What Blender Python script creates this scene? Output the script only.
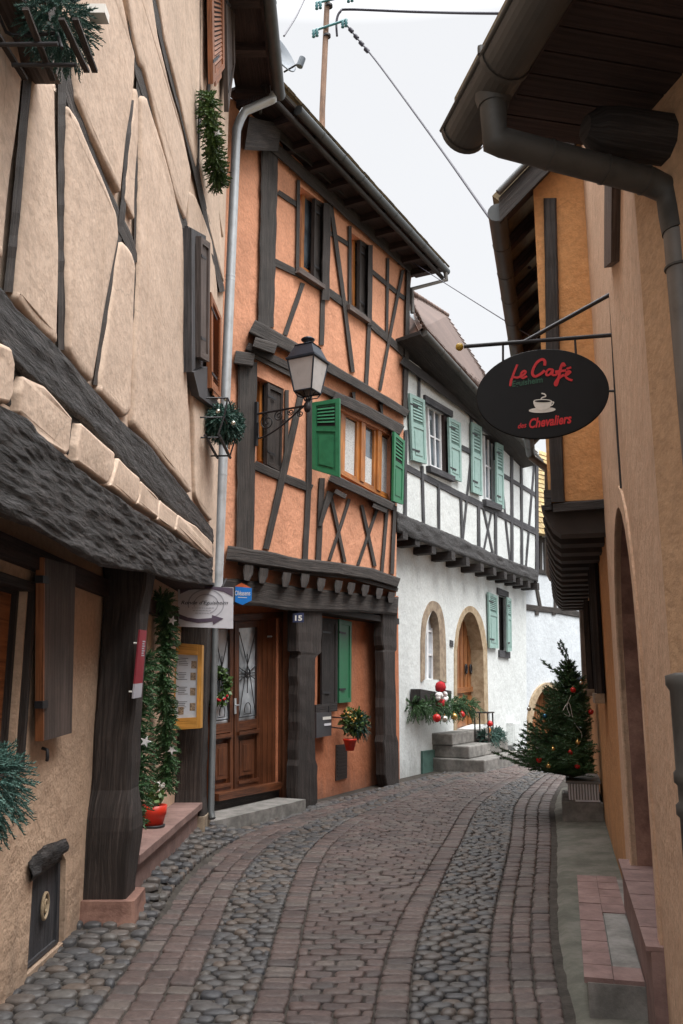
import bpy, bmesh, math, random
from mathutils import Vector, noise
from mathutils.geometry import tessellate_polygon
random.seed(7)
R = random.Random(11)
D = bpy.data
SC = bpy.context.scene
COL = SC.collection
for o in list(D.objects): D.objects.remove(o)
V = Vector
# ---------------------------------------------------------------- camera
FPX, PITCH, CH = 850.0, math.radians(11.5), 1.6
cd = D.cameras.new('camera'); cam = D.objects.new('camera', cd); COL.objects.link(cam)
cam.location = (0, 0, CH); cam.rotation_euler = (math.pi/2 + PITCH, 0, 0)
cd.sensor_fit = 'VERTICAL'; cd.sensor_height = 24.0; cd.lens = 24.0*FPX/1024
cd.clip_start = .05; cd.clip_end = 600
SC.camera = cam
# ---------------------------------------------------------------- sky and light: bright overcast
SUN_EL, SUN_ROT = math.radians(58), math.radians(135)
w = D.worlds.new('World'); SC.world = w; w.use_nodes = True
nt = w.node_tree; nt.nodes.clear()
N = nt.nodes.new; L = nt.links.new
out = N('ShaderNodeOutputWorld')
sky = N('ShaderNodeTexSky'); sky.sky_type = 'NISHITA'; sky.sun_disc = False
sky.sun_elevation = SUN_EL; sky.sun_rotation = SUN_ROT; sky.dust_density = 4.0
bs = N('ShaderNodeBackground'); bs.inputs['Strength'].default_value = .02
L(sky.outputs[0], bs.inputs['Color'])
tc = N('ShaderNodeTexCoord'); sx = N('ShaderNodeSeparateXYZ'); L(tc.outputs['Generated'], sx.inputs[0])
nz = N('ShaderNodeTexNoise'); nz.inputs['Scale'].default_value = 1.6; nz.inputs['Detail'].default_value = 3
L(tc.outputs['Generated'], nz.inputs['Vector'])
mr = N('ShaderNodeMapRange'); mr.inputs['From Min'].default_value = .66; mr.inputs['From Max'].default_value = 1.0
mr.inputs['To Min'].default_value = .56; mr.inputs['To Max'].default_value = 6.0
L(sx.outputs['Z'], mr.inputs['Value'])
ma = N('ShaderNodeMath'); ma.operation = 'MULTIPLY_ADD'; ma.inputs[1].default_value = .05
L(nz.outputs['Fac'], ma.inputs[0]); L(mr.outputs[0], ma.inputs[2])
bg = N('ShaderNodeBackground'); bg.inputs['Color'].default_value = (1, 1, 1, 1)
L(ma.outputs[0], bg.inputs['Strength'])
ad = N('ShaderNodeAddShader'); L(bs.outputs[0], ad.inputs[0]); L(bg.outputs[0], ad.inputs[1]); L(ad.outputs[0], out.inputs[0])
sd = D.lights.new('sun', 'SUN'); sd.energy = 1.9; sd.angle = math.radians(35); sd.color = (1, .97, .93)
sun = D.objects.new('sun', sd); COL.objects.link(sun)
sv = V((math.sin(SUN_ROT)*math.cos(SUN_EL), math.cos(SUN_ROT)*math.cos(SUN_EL), math.sin(SUN_EL)))
sun.rotation_euler = sv.to_track_quat('Z', 'Y').to_euler(); sun.location = (3, -5, 30)
vs = SC.view_settings; vs.view_transform = 'Standard'; vs.look = 'None'; vs.gamma = 1; vs.exposure = 0.55
vs.use_curve_mapping = False
SC.cycles.max_bounces = 6; SC.cycles.diffuse_bounces = 4; SC.cycles.glossy_bounces = 3
SC.cycles.use_denoising = True
# ---------------------------------------------------------------- materials
def new_mat(name):
    m = D.materials.new(name); m.use_nodes = True
    n = m.node_tree; b = n.nodes['Principled BSDF']
    return m, n, b
def ramp(n, cols, pos=None, interp='LINEAR'):
    r = n.nodes.new('ShaderNodeValToRGB'); r.color_ramp.interpolation = interp
    e = r.color_ramp.elements
    while len(e) < len(cols): e.new(.5)
    for i, c in enumerate(cols):
        e[i].position = pos[i] if pos else i/(len(cols)-1)
        e[i].color = (*c, 1)
    return r
def noise_n(n, vec, scale, detail=5, rough=.55, dist=0):
    t = n.nodes.new('ShaderNodeTexNoise'); t.inputs['Scale'].default_value = scale
    t.inputs['Detail'].default_value = detail; t.inputs['Roughness'].default_value = rough
    t.inputs['Distortion'].default_value = dist
    n.links.new(vec, t.inputs['Vector']); return t
def mul(c, k): return tuple(x*k for x in c)
def mix(a, b, t): return tuple(x*(1-t)+y*t for x, y in zip(a, b))
def objco(n, scale=(1, 1, 1)):
    t = n.nodes.new('ShaderNodeTexCoord'); mp = n.nodes.new('ShaderNodeMapping')
    mp.inputs['Scale'].default_value = scale
    n.links.new(t.outputs['Object'], mp.inputs['Vector']); return mp.outputs[0]
def uvco(n, scale):
    t = n.nodes.new('ShaderNodeTexCoord'); mp = n.nodes.new('ShaderNodeMapping')
    mp.inputs['Scale'].default_value = scale
    n.links.new(t.outputs['UV'], mp.inputs['Vector']); return mp.outputs[0]
def bump(n, b, h, strength, dist=.01):
    bp = n.nodes.new('ShaderNodeBump'); bp.inputs['Strength'].default_value = strength
    bp.inputs['Distance'].default_value = dist
    n.links.new(h, bp.inputs['Height']); n.links.new(bp.outputs[0], b.inputs['Normal'])
def mixc(n, fac, a, b, mode='MIX'):
    x = n.nodes.new('ShaderNodeMix'); x.data_type = 'RGBA'; x.blend_type = mode
    for s, v in ((x.inputs[0], fac), (x.inputs[6], a), (x.inputs[7], b)):
        if isinstance(v, (int, float)): s.default_value = v
        elif isinstance(v, tuple): s.default_value = (*v, 1)
        else: n.links.new(v, s)
    return x.outputs[2]
def plaster(name, c, stain=None, var=.16, bump_s=.5, streak=.35, grain=55):
    m, n, b = new_mat(name)
    co = objco(n); a = noise_n(n, co, 1.1, 6, .6)
    r1 = ramp(n, [mul(c, 1-var*1.3), c, mul(c, 1+var)], [.3, .52, .75]); n.links.new(a.outputs['Fac'], r1.inputs[0])
    st = noise_n(n, objco(n, (2.6, 2.6, .35)), 2.2, 5, .65)
    r2 = ramp(n, [(0, 0, 0), (1, 1, 1)], [.52, .78]); n.links.new(st.outputs['Fac'], r2.inputs[0])
    mm = n.nodes.new('ShaderNodeMath'); mm.operation = 'MULTIPLY'; mm.inputs[1].default_value = streak
    n.links.new(r2.outputs[0], mm.inputs[0])
    col = mixc(n, mm.outputs[0], r1.outputs[0], stain or mul(c, .62))
    sp = noise_n(n, co, 26, 4, .7); r3 = ramp(n, [(.86, .86, .86), (1.05, 1.05, 1.05)], [.35, .6]); n.links.new(sp.outputs['Fac'], r3.inputs[0])
    col = mixc(n, 1.0, col, r3.outputs[0], 'MULTIPLY')
    # damp dirt creeping up from the ground (splash marks of the street)
    t = n.nodes.new('ShaderNodeNewGeometry'); s = n.nodes.new('ShaderNodeSeparateXYZ'); n.links.new(t.outputs['Position'], s.inputs[0])
    ad_ = n.nodes.new('ShaderNodeMath'); ad_.operation = 'MULTIPLY_ADD'; ad_.inputs[1].default_value = 1.1
    n.links.new(st.outputs['Fac'], ad_.inputs[0]); sb = n.nodes.new('ShaderNodeMath'); sb.operation = 'MULTIPLY'; sb.inputs[1].default_value = -1
    n.links.new(s.outputs['Z'], sb.inputs[0]); n.links.new(sb.outputs[0], ad_.inputs[2])
    r4 = ramp(n, [(0, 0, 0), (.55, .55, .55)], [.18, .55]); n.links.new(ad_.outputs[0], r4.inputs[0])
    col = mixc(n, r4.outputs[0], col, mul(mix(c, (.2, .19, .17), .5), .62))
    # hairline cracks
    wn = noise_n(n, co, 2.5, 3, .6); av = n.nodes.new('ShaderNodeMix'); av.data_type = 'RGBA'; av.inputs[0].default_value = .22
    n.links.new(co, av.inputs[6]); n.links.new(wn.outputs['Color'], av.inputs[7])
    vo = n.nodes.new('ShaderNodeTexVoronoi'); vo.feature = 'DISTANCE_TO_EDGE'; vo.inputs['Scale'].default_value = .9
    n.links.new(av.outputs[2], vo.inputs['Vector'])
    r5 = ramp(n, [(1, 1, 1), (0, 0, 0)], [.0012, .0042]); n.links.new(vo.outputs['Distance'], r5.inputs[0])
    gate = noise_n(n, co, 1.7, 2, .5); r6 = ramp(n, [(0, 0, 0), (.45, .45, .45)], [.52, .60]); n.links.new(gate.outputs['Fac'], r6.inputs[0])
    mk = n.nodes.new('ShaderNodeMath'); mk.operation = 'MULTIPLY'; n.links.new(r5.outputs[0], mk.inputs[0]); n.links.new(r6.outputs[0], mk.inputs[1])
    col = mixc(n, mk.outputs[0], col, mul(c, .42))
    n.links.new(col, b.inputs['Base Color']); b.inputs['Roughness'].default_value = .92
    g = noise_n(n, co, grain, 5, .65); g2 = noise_n(n, co, 5, 4, .6)
    a2 = n.nodes.new('ShaderNodeMath'); a2.operation = 'MULTIPLY_ADD'; a2.inputs[1].default_value = 6.0
    n.links.new(g2.outputs['Fac'], a2.inputs[0]); n.links.new(g.outputs['Fac'], a2.inputs[2])
    bump(n, b, a2.outputs[0], bump_s, .012)
    return m
def timber(name, c, c2, bump_s=.9, rough=.75, knots=True, lng=1.3, acr=30):
    m, n, b = new_mat(name)
    oi = n.nodes.new('ShaderNodeObjectInfo')
    co = uvco(n, (lng, acr, 1)); av = n.nodes.new('ShaderNodeVectorMath'); av.operation = 'ADD'
    cb = n.nodes.new('ShaderNodeCombineXYZ'); mm = n.nodes.new('ShaderNodeMath'); mm.operation = 'MULTIPLY'; mm.inputs[1].default_value = 37
    n.links.new(oi.outputs['Random'], mm.inputs[0]); n.links.new(mm.outputs[0], cb.inputs[0]); n.links.new(mm.outputs[0], cb.inputs[2])
    n.links.new(co, av.inputs[0]); n.links.new(cb.outputs[0], av.inputs[1])
    g = noise_n(n, av.outputs[0], 1.6, 7, .68, .8)
    r = ramp(n, [mul(c, .45), c, c2, mul(c2, 1.25)], [.3, .46, .6, .78]); n.links.new(g.outputs['Fac'], r.inputs[0])
    big = noise_n(n, objco(n), 3.0, 4, .6); r2 = ramp(n, [(.7, .7, .7), (1.25, 1.22, 1.2)], [.3, .7]); n.links.new(big.outputs['Fac'], r2.inputs[0])
    col = mixc(n, 1.0, r.outputs[0], r2.outputs[0], 'MULTIPLY')
    n.links.new(col, b.inputs['Base Color']); b.inputs['Roughness'].default_value = rough
    rr = ramp(n, [(0, 0, 0), (1, 1, 1)], [.32, .6]); n.links.new(g.outputs['Fac'], rr.inputs[0])
    bump(n, b, rr.outputs[0], bump_s, .006)
    return m
def paint(name, c, rough=.5, var=.12, metal=0, bump_s=.1, scale=9, spec=.5):
    m, n, b = new_mat(name)
    co = objco(n); a = noise_n(n, co, scale, 6, .65)
    r = ramp(n, [mul(c, 1-var*2), c, mul(c, 1+var)], [.3, .5, .75]); n.links.new(a.outputs['Fac'], r.inputs[0])
    n.links.new(r.outputs[0], b.inputs['Base Color']); b.inputs['Roughness'].default_value = rough
    b.inputs['Metallic'].default_value = metal; b.inputs['Specular IOR Level'].default_value = spec
    rg = n.nodes.new('ShaderNodeMapRange'); rg.inputs['To Min'].default_value = max(.05, rough-.12); rg.inputs['To Max'].default_value = min(1, rough+.15)
    n.links.new(a.outputs['Fac'], rg.inputs[0]); n.links.new(rg.outputs[0], b.inputs['Roughness'])
    if bump_s: bump(n, b, noise_n(n, co, scale*5, 4, .6).outputs['Fac'], bump_s, .004)
    return m
def glass(name, c=(.05, .06, .07), rough=.06):
    m, n, b = new_mat(name)
    a = noise_n(n, objco(n), 2.5, 3, .5); r = ramp(n, [mul(c, .5), mul(c, 2.0)], [.35, .65]); n.links.new(a.outputs['Fac'], r.inputs[0])
    n.links.new(r.outputs[0], b.inputs['Base Color'])
    b.inputs['Roughness'].default_value = rough; b.inputs['Specular IOR Level'].default_value = .9
    return m
def stone(name, c, c2, scale=7, bump_s=.6, rough=.85):
    m, n, b = new_mat(name)
    co = objco(n); a = noise_n(n, co, scale, 8, .7); r = ramp(n, [mul(c, .6), c, c2, mul(c2, 1.2)], [.28, .45, .6, .78])
    n.links.new(a.outputs['Fac'], r.inputs[0]); n.links.new(r.outputs[0], b.inputs['Base Color'])
    b.inputs['Roughness'].default_value = rough
    bump(n, b, noise_n(n, co, scale*6, 6, .7).outputs['Fac'], bump_s, .01)
    return m
def islands(name, cols, rough=.6, scale=30, bump_s=.4, dark=.7, pos=None):
    m, n, b = new_mat(name)
    g = n.nodes.new('ShaderNodeNewGeometry')
    r = ramp(n, cols, pos); n.links.new(g.outputs['Random Per Island'], r.inputs[0])
    co = objco(n); a = noise_n(n, co, scale, 6, .7); r2 = ramp(n, [(dark,)*3, (1.15,)*3], [.3, .7]); n.links.new(a.outputs['Fac'], r2.inputs[0])
    big = noise_n(n, co, .9, 3, .5); r3 = ramp(n, [(.8,)*3, (1.15,)*3], [.3, .7]); n.links.new(big.outputs['Fac'], r3.inputs[0])
    col = mixc(n, 1.0, r.outputs[0], r2.outputs[0], 'MULTIPLY'); col = mixc(n, 1.0, col, r3.outputs[0], 'MULTIPLY')
    n.links.new(col, b.inputs['Base Color']); b.inputs['Roughness'].default_value = rough
    if bump_s: bump(n, b, a.outputs['Fac'], bump_s, .006)
    return m
M = {}
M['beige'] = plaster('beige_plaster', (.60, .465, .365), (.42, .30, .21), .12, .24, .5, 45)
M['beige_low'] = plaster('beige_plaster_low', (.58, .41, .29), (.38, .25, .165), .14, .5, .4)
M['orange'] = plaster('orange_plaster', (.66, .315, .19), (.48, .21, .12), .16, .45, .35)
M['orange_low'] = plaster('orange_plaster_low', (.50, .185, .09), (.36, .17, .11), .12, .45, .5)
M['white'] = plaster('white_plaster', (.66, .70, .70), (.48, .51, .49), .07, .35, .35)
M['white_far'] = plaster('white_plaster_far', (.62, .67, .71), (.44, .48, .51), .08, .35, .4)
M['ochre'] = plaster('ochre_plaster', (.63, .325, .135), (.46, .23, .10), .10, .4, .35)
M['pink'] = plaster('pinkish_plaster', (.64, .44, .305), (.46, .30, .20), .07, .35, .5)
M['ochre2'] = plaster('dull_ochre_plaster', (.60, .39, .24), (.44, .28, .17), .08, .4, .4)
M['t_grey'] = timber('weathered_grey_timber', (.030, .025, .023), (.064, .055, .050))
M['t_gnarl'] = timber('gnarled_black_timber', (.026, .024, .025), (.072, .069, .07), 1.6, .5, True, 7.0, 42)
M['t_brown'] = timber('dark_brown_timber', (.024, .018, .016), (.052, .041, .037))
M['t_black'] = timber('black_painted_timber', (.020, .017, .017), (.042, .037, .036), .6, .7)
M['t_soffit'] = timber('soffit_boards', (.030, .018, .017), (.052, .032, .030), .5, .8)
M['t_slate'] = timber('slate_painted_timber', (.035, .036, .042), (.075, .076, .085), .6, .7)
M['w_shut'] = timber('brown_shutter_wood', (.075, .055, .048), (.125, .098, .088), .4, .65)
M['w_rust'] = timber('reddish_wood', (.26, .09, .03), (.36, .14, .055), .3, .5)
M['w_door'] = timber('varnished_door_wood', (.085, .030, .014), (.15, .055, .024), .3, .38)
M['w_arch'] = timber('arched_door_wood', (.20, .072, .024), (.34, .15, .05), .3, .4)
M['w_frame'] = timber('orange_window_wood', (.36, .13, .03), (.50, .20, .05), .2, .45)
M['w_yel'] = timber('yellow_varnished_wood', (.55, .27, .05), (.68, .36, .08), .2, .4)
M['iron'] = paint('black_iron', (.022, .022, .026), .5, .2, .2)
M['gut_dark'] = paint('dark_zinc_gutter', (.10, .108, .112), .48, .15, .55, .1, 4)
M['gut_near'] = paint('brown_grey_gutter', (.085, .083, .078), .55, .2, .35, .1, 4)
M['zinc'] = paint('bright_zinc', (.56, .60, .63), .38, .12, .35, .1, 5)
M['zinc_old'] = paint('old_zinc', (.20, .19, .18), .5, .18, .5, .1, 5)
M['zinc_gr'] = paint('grey_pipe', (.14, .15, .155), .5, .15, .4, .1, 5)
M['green'] = paint('green_shutter_paint', (.022, .17, .075), .45, .12, 0, .15)
M['teal'] = paint('pale_green_shutter_paint', (.26, .40, .37), .5, .1, 0, .15)
M['teal_d'] = paint('dull_green_paint', (.075, .15, .13), .6, .2)
M['wframe'] = paint('white_frame_paint', (.75, .77, .80), .5, .06)
M['glass'] = glass('window_glass', (.08, .10, .12))
M['glass_l'] = glass('curtained_glass', (.30, .33, .36), .12)
M['dark'] = paint('dark_interior', (.012, .010, .011), .9, .2, 0, 0)
M['curtain'] = paint('lace_curtain', (.55, .56, .56), .8, .25, 0, .3, 40)
M['sand_y'] = stone('yellow_sandstone', (.34, .255, .16), (.44, .35, .24))
M['sand_b'] = stone('brown_sandstone', (.26, .20, .145), (.36, .29, .21))
M['sand_r'] = stone('red_sandstone', (.20, .105, .08), (.30, .17, .13), 5)
M['sand_p'] = stone('pink_sandstone_slab', (.20, .125, .11), (.27, .175, .155), 4, .4, .7)
M['concrete'] = stone('grey_concrete', (.17, .165, .155), (.26, .25, .235), 5, .5)
M['conc_g'] = stone('mossy_concrete', (.105, .105, .085), (.165, .158, .135), 3, .6)
M['tile'] = islands('clay_roof_tiles', [(.13, .082, .066), (.18, .115, .092), (.10, .068, .058), (.22, .155, .125)], .85, 20)
M['tile_y'] = islands('yellow_roof_tiles', [(.42, .30, .12), (.30, .22, .11), (.50, .38, .18)], .85, 20)
M['tile_old'] = islands('mossy_roof_tiles', [(.13, .10, .06), (.20, .155, .09), (.10, .085, .06)], .9, 20)
M['sett'] = islands('red_granite_setts', [(.112, .082, .075), (.145, .105, .094), (.092, .073, .070), (.128, .090, .082), (.155, .130, .116), (.080, .066, .064)], .55, 34, .9, .5)
M['cob'] = islands('river_cobbles', [(.070, .072, .078), (.115, .105, .095), (.055, .058, .065), (.095, .090, .088), (.125, .098, .08), (.08, .078, .078)], .5, 26, .6, .6)
M['dirt'] = stone('joint_dirt', (.040, .034, .029), (.070, .062, .052), 9, .9, .95)
M['fir'] = islands('fir_needles', [(.028, .075, .026), (.060, .13, .042), (.036, .10, .036), (.085, .16, .06)], .6, 30, 0)
M['fir_b'] = islands('bluish_fir_needles', [(.03, .085, .075), (.06, .14, .115), (.035, .10, .08), (.10, .19, .16)], .6, 30, 0)
M['fir_g'] = islands('garland_tinsel_needles', [(.045, .12, .040), (.08, .18, .065), (.035, .10, .038), (.15, .24, .13)], .55, 30, 0)
M['leaf'] = islands('ivy_leaves', [(.045, .11, .02), (.08, .16, .035), (.13, .20, .07), (.03, .08, .03)], .5, 30, 0)
M['bark'] = timber('tree_bark', (.05, .036, .025), (.10, .075, .055))
M['red'] = paint('red_gloss', (.52, .014, .012), .25, .1, 0, 0)
M['red_pot'] = paint('red_plastic', (.62, .035, .015), .4, .08, 0, 0)
M['red_cloth'] = paint('red_felt', (.42, .012, .02), .9, .2, 0, .3, 30)
M['gold'] = paint('gold_bauble', (.55, .36, .12), .22, .1, .8, 0)
M['silver'] = paint('silver_bauble', (.62, .62, .55), .2, .1, .85, 0)
M['blue_b'] = paint('blue_bauble', (.04, .16, .26), .2, .1, .6, 0)
M['whitestuff'] = paint('white_fluff', (.80, .80, .80), .9, .12, 0, .4, 40)
M['signblk'] = paint('black_sign_board', (.006, .0065, .008), .55, .3, 0, .05, 6, .25)
M['signred'] = paint('red_sign_paint', (.55, .012, .018), .5, .08, 0, 0)
M['signgrn'] = paint('faded_green_lettering', (.012, .085, .045), .5, .1, 0, 0)
M['signwht'] = paint('off_white_sign_paint', (.72, .71, .67), .5, .05, 0, 0)
M['signgry'] = paint('pale_grey_sign', (.68, .68, .73), .4, .04, 0, 0)
M['signlil'] = paint('lilac_grey_sign_paint', (.40, .40, .45), .4, .04, 0, 0)
M['signpur'] = paint('dull_purple_sign_paint', (.115, .085, .125), .45, .05, 0, 0)
M['signink'] = paint('dark_ink', (.05, .05, .06), .5, .05, 0, 0)
M['blue'] = paint('bright_blue_enamel', (.010, .19, .62), .35, .04, 0, 0)
M['blue_dk'] = paint('dark_blue_enamel', (.02, .03, .09), .35, .05, 0, 0)
M['or_sign'] = paint('orange_sign_paint', (.60, .13, .04), .4, .05, 0, 0)
M['burg'] = paint('burgundy_plaque', (.26, .035, .05), .4, .08, 0, 0)
M['paper'] = paint('pale_menu_paper', (.52, .58, .66), .6, .05, 0, 0)
M['photo'] = paint('menu_picture_print', (.26, .20, .14), .5, .9, 0, 0, 60)
M['lampgl'] = paint('frosted_lamp_glass', (.50, .49, .49), .3, .06, 0, 0)
M['navy'] = paint('navy_lamp_paint', (.022, .030, .044), .4, .15, .3, .1)
M['ball'] = paint('yellow_finial_paint', (.42, .27, .03), .5, .15)
M['mail'] = paint('grey_mailbox_metal', (.085, .085, .095), .4, .1, .4, .05)
M['brown_m'] = paint('brown_metal_grille', (.05, .035, .03), .6, .2, .2)
M['dish'] = paint('grey_dish_paint', (.10, .125, .155), .5, .1)
M['pole'] = timber('utility_pole_wood', (.22, .13, .085), (.30, .19, .13), .3)
M['teal_m'] = paint('teal_insulator', (.06, .20, .22), .35, .15)
M['cable'] = paint('cable_rubber', (.02, .018, .035), .6, .1, 0, 0)
M['jacket'] = paint('dark_blue_jacket', (.016, .020, .032), .85, .2, 0, .2, 30)
M['trouser'] = paint('dark_trousers', (.03, .03, .035), .85, .2, 0, .2, 30)
M['skin'] = paint('skin', (.45, .27, .20), .6, .06, 0, 0)
M['rtile'] = stone('pink_clay_paver', (.20, .125, .115), (.26, .17, .155), 6, .35, .75)
# ---------------------------------------------------------------- rays and planes
cp, sp_ = math.cos(PITCH), math.sin(PITCH)
def ray(px, py):
    u = (px-341.5)/FPX; v = (512-py)/FPX
    return V((u, cp - v*sp_, sp_ + v*cp))
CAM = V((0, 0, CH))
class Plane:
    def __init__(s, x, y, slope, side):
        s.p = V((x, y, 0)); d = V((slope, 1, 0)).normalized(); s.d = d
        s.n = V((d.y, -d.x, 0))*side
    def pt(s, a, z, off=0): return s.p + s.d*a + s.n*off + V((0, 0, z))
    def hit(s, px, py, off=0):
        r = ray(px, py); t = (s.n.dot(s.p + s.n*off - CAM))/s.n.dot(r)
        return CAM + r*t
    def sz(s, px, py, off=0):
        h = s.hit(px, py, off); return ((h-s.p).dot(s.d), h.z)
    def q(s, pts, off=0): return [s.hit(x, y, off) for x, y in pts]
def atY(px, py, Y):
    r = ray(px, py); return CAM + r*(Y/r.y)
def atZ(px, py, Z):
    r = ray(px, py); return CAM + r*((Z-CH)/r.z)
# ---------------------------------------------------------------- mesh building
class MB:
    def __init__(s): s.v = []; s.f = []; s.uv = []; s.sm = []
    def add(s, vs, fs, uvs=None, smooth=False):
        b = len(s.v); s.v += [V(x) for x in vs]
        for i, f in enumerate(fs):
            s.f.append([b+k for k in f]); s.uv.append(uvs[i] if uvs else None); s.sm.append(smooth)
        return s
    def box8(s, a, b, uvlen=True):      # a: back quad, b: front quad (same order)
        L1 = (b[1]-b[0]).length; L2 = (b[3]-b[0]).length; T = (a[0]-b[0]).length
        if L1 >= L2: uvf = [(0, 0), (L1, 0), (L1, L2), (0, L2)]
        else: uvf = [(0, 0), (0, L1), (L2, L1), (L2, 0)]
        fs = [[4, 5, 6, 7], [3, 2, 1, 0]]; us = [uvf, uvf[::-1]]
        for i in range(4):
            j = (i+1) % 4; l = (b[j]-b[i]).length; fs.append([i, j, j+4, i+4]); us.append([(0, 0), (l, 0), (l, T), (0, T)])
        return s.add(list(a)+list(b), fs, us)
    def quadbox(s, q, n, t0, t1):
        return s.box8([p+n*t0 for p in q], [p+n*t1 for p in q])
    def box(s, lo, hi, ax=(V((1, 0, 0)), V((0, 1, 0)), V((0, 0, 1))), o=V((0, 0, 0))):
        def P(x, y, z): return o + ax[0]*x + ax[1]*y + ax[2]*z
        x0, y0, z0 = lo; x1, y1, z1 = hi
        return s.box8([P(x0, y0, z0), P(x1, y0, z0), P(x1, y1, z0), P(x0, y1, z0)], [P(x0, y0, z1), P(x1, y0, z1), P(x1, y1, z1), P(x0, y1, z1)])
    def tube(s, pts, r, n=10, caps=True, smooth=True, radii=None):
        pts = [V(p) for p in pts]; rings = []; up = V((0, 0, 1)); acc = 0; us = []
        pn = None
        for i, p in enumerate(pts):
            if i == 0: t = pts[1]-p
            elif i == len(pts)-1: t = p-pts[i-1]
            else: t = (pts[i+1]-p).normalized() + (p-pts[i-1]).normalized()
            t = t.normalized() if t.length > 1e-9 else V((0, 0, 1))
            if pn is None:
                a = t.cross(up);
                if a.length < .05: a = t.cross(V((1, 0, 0)))
            else:
                a = pn - t*pn.dot(t)
                if a.length < 1e-6: a = t.cross(up)
            a.normalize(); pn = a.copy(); b = t.cross(a)
            rr = radii[i] if radii else r
            rings.append([p + (a*math.cos(2*math.pi*k/n) + b*math.sin(2*math.pi*k/n))*rr for k in range(n)])
            if i: acc += (p-pts[i-1]).length
            us.append(acc)
        vs = [v for q in rings for v in q]; fs = []; uu = []
        for i in range(len(rings)-1):
            for k in range(n):
                j = (k+1) % n
                fs.append([i*n+k, i*n+j, (i+1)*n+j, (i+1)*n+k])
                c0, c1 = k/n*2*math.pi*r, (k+1)/n*2*math.pi*r
                uu.append([(us[i], c0), (us[i], c1), (us[i+1], c1), (us[i+1], c0)])
        s.add(vs, fs, uu, smooth)
        if caps:
            s.add(rings[0], [list(range(n))[::-1]]); s.add(rings[-1], [list(range(n))])
        return s
    def lathe(s, c, prof, n=16, ax=None, smooth=True):
        ax = ax or (V((1, 0, 0)), V((0, 1, 0)), V((0, 0, 1))); vs = []; fs = []
        for r, z in prof:
            for k in range(n):
                a = 2*math.pi*k/n; vs.append(c + ax[0]*(r*math.cos(a)) + ax[1]*(r*math.sin(a)) + ax[2]*z)
        for i in range(len(prof)-1):
            for k in range(n):
                j = (k+1) % n; fs.append([i*n+k, i*n+j, (i+1)*n+j, (i+1)*n+k])
        return s.add(vs, fs, None, smooth)
    def ball(s, c, r, n=12):
        return s.lathe(V(c), [(max(1e-4, r*math.sin(math.pi*i/8)), -r*math.cos(math.pi*i/8)) for i in range(9)], n)
    def poly(s, pts, n, t0, t1):        # extruded polygon
        k = len(pts); tri = tessellate_polygon([pts])
        back = [p+n*t0 for p in pts]; fr = [p+n*t1 for p in pts]
        fs = [list(t) for t in [tuple(x+k for x in t) for t in tri]] + [list(t)[::-1] for t in tri]
        for i in range(k):
            j = (i+1) % k; fs.append([i, j, j+k, i+k])
        return s.add(back+fr, fs)
    def build(s, name, mat, parent=None, root=None, label=None):
        me = D.meshes.new(name); o = D.objects.new(name, me); COL.objects.link(o)
        rt = root or parent
        while rt is not None and rt.parent: rt = rt.parent
        off = rt.location.copy() if rt is not None else V((0, 0, 0))
        me.from_pydata([tuple(v-off) for v in s.v], [], s.f)
        if any(u for u in s.uv):
            ul = me.uv_layers.new(name='UVMap'); k = 0
            for f, u in zip(s.f, s.uv):
                for i in range(len(f)):
                    ul.data[k].uv = u[i] if u else (s.v[f[i]].x+s.v[f[i]].y, s.v[f[i]].z); k += 1
        me.polygons.foreach_set('use_smooth', s.sm)
        bm = bmesh.new(); bm.from_mesh(me); bmesh.ops.recalc_face_normals(bm, faces=bm.faces); bm.to_mesh(me); bm.free()
        me.materials.append(M[mat] if isinstance(mat, str) else mat); me.update()
        if parent is not None: o.parent = parent
        if label: o['label'] = label
        return o
def thing(name, label, cat, loc, group=None):
    o = D.objects.new(name, None); COL.objects.link(o); o.location = loc; o.empty_display_size = .1
    o['label'] = label; o['category'] = cat
    if group: o['group'] = group
    return o
def tag(o, label, cat, group=None, kind=None):
    if kind: o['kind'] = kind
    else: o['label'] = label; o['category'] = cat
    if group: o['group'] = group
    return o
def bil(q, u, v):                       # quad order: tl, tr, br, bl ; u right, v down
    return (q[0]*(1-u)+q[1]*u)*(1-v) + (q[3]*(1-u)+q[2]*u)*v
def subq(q, u0, u1, v0, v1): return [bil(q, u0, v0), bil(q, u1, v0), bil(q, u1, v1), bil(q, u0, v1)]
def qn(q, towards=CAM):
    n = (q[1]-q[0]).cross(q[3]-q[0]).normalized()
    return n if n.dot(towards-q[0]) > 0 else -n
def frame_mb(mb, q, n, t0, t1, fu, fv):
    mb.quadbox(subq(q, 0, fu, 0, 1), n, t0, t1); mb.quadbox(subq(q, 1-fu, 1, 0, 1), n, t0, t1)
    mb.quadbox(subq(q, fu, 1-fu, 0, fv), n, t0, t1-.001); mb.quadbox(subq(q, fu, 1-fu, 1-fv, 1), n, t0, t1-.001)
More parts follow.
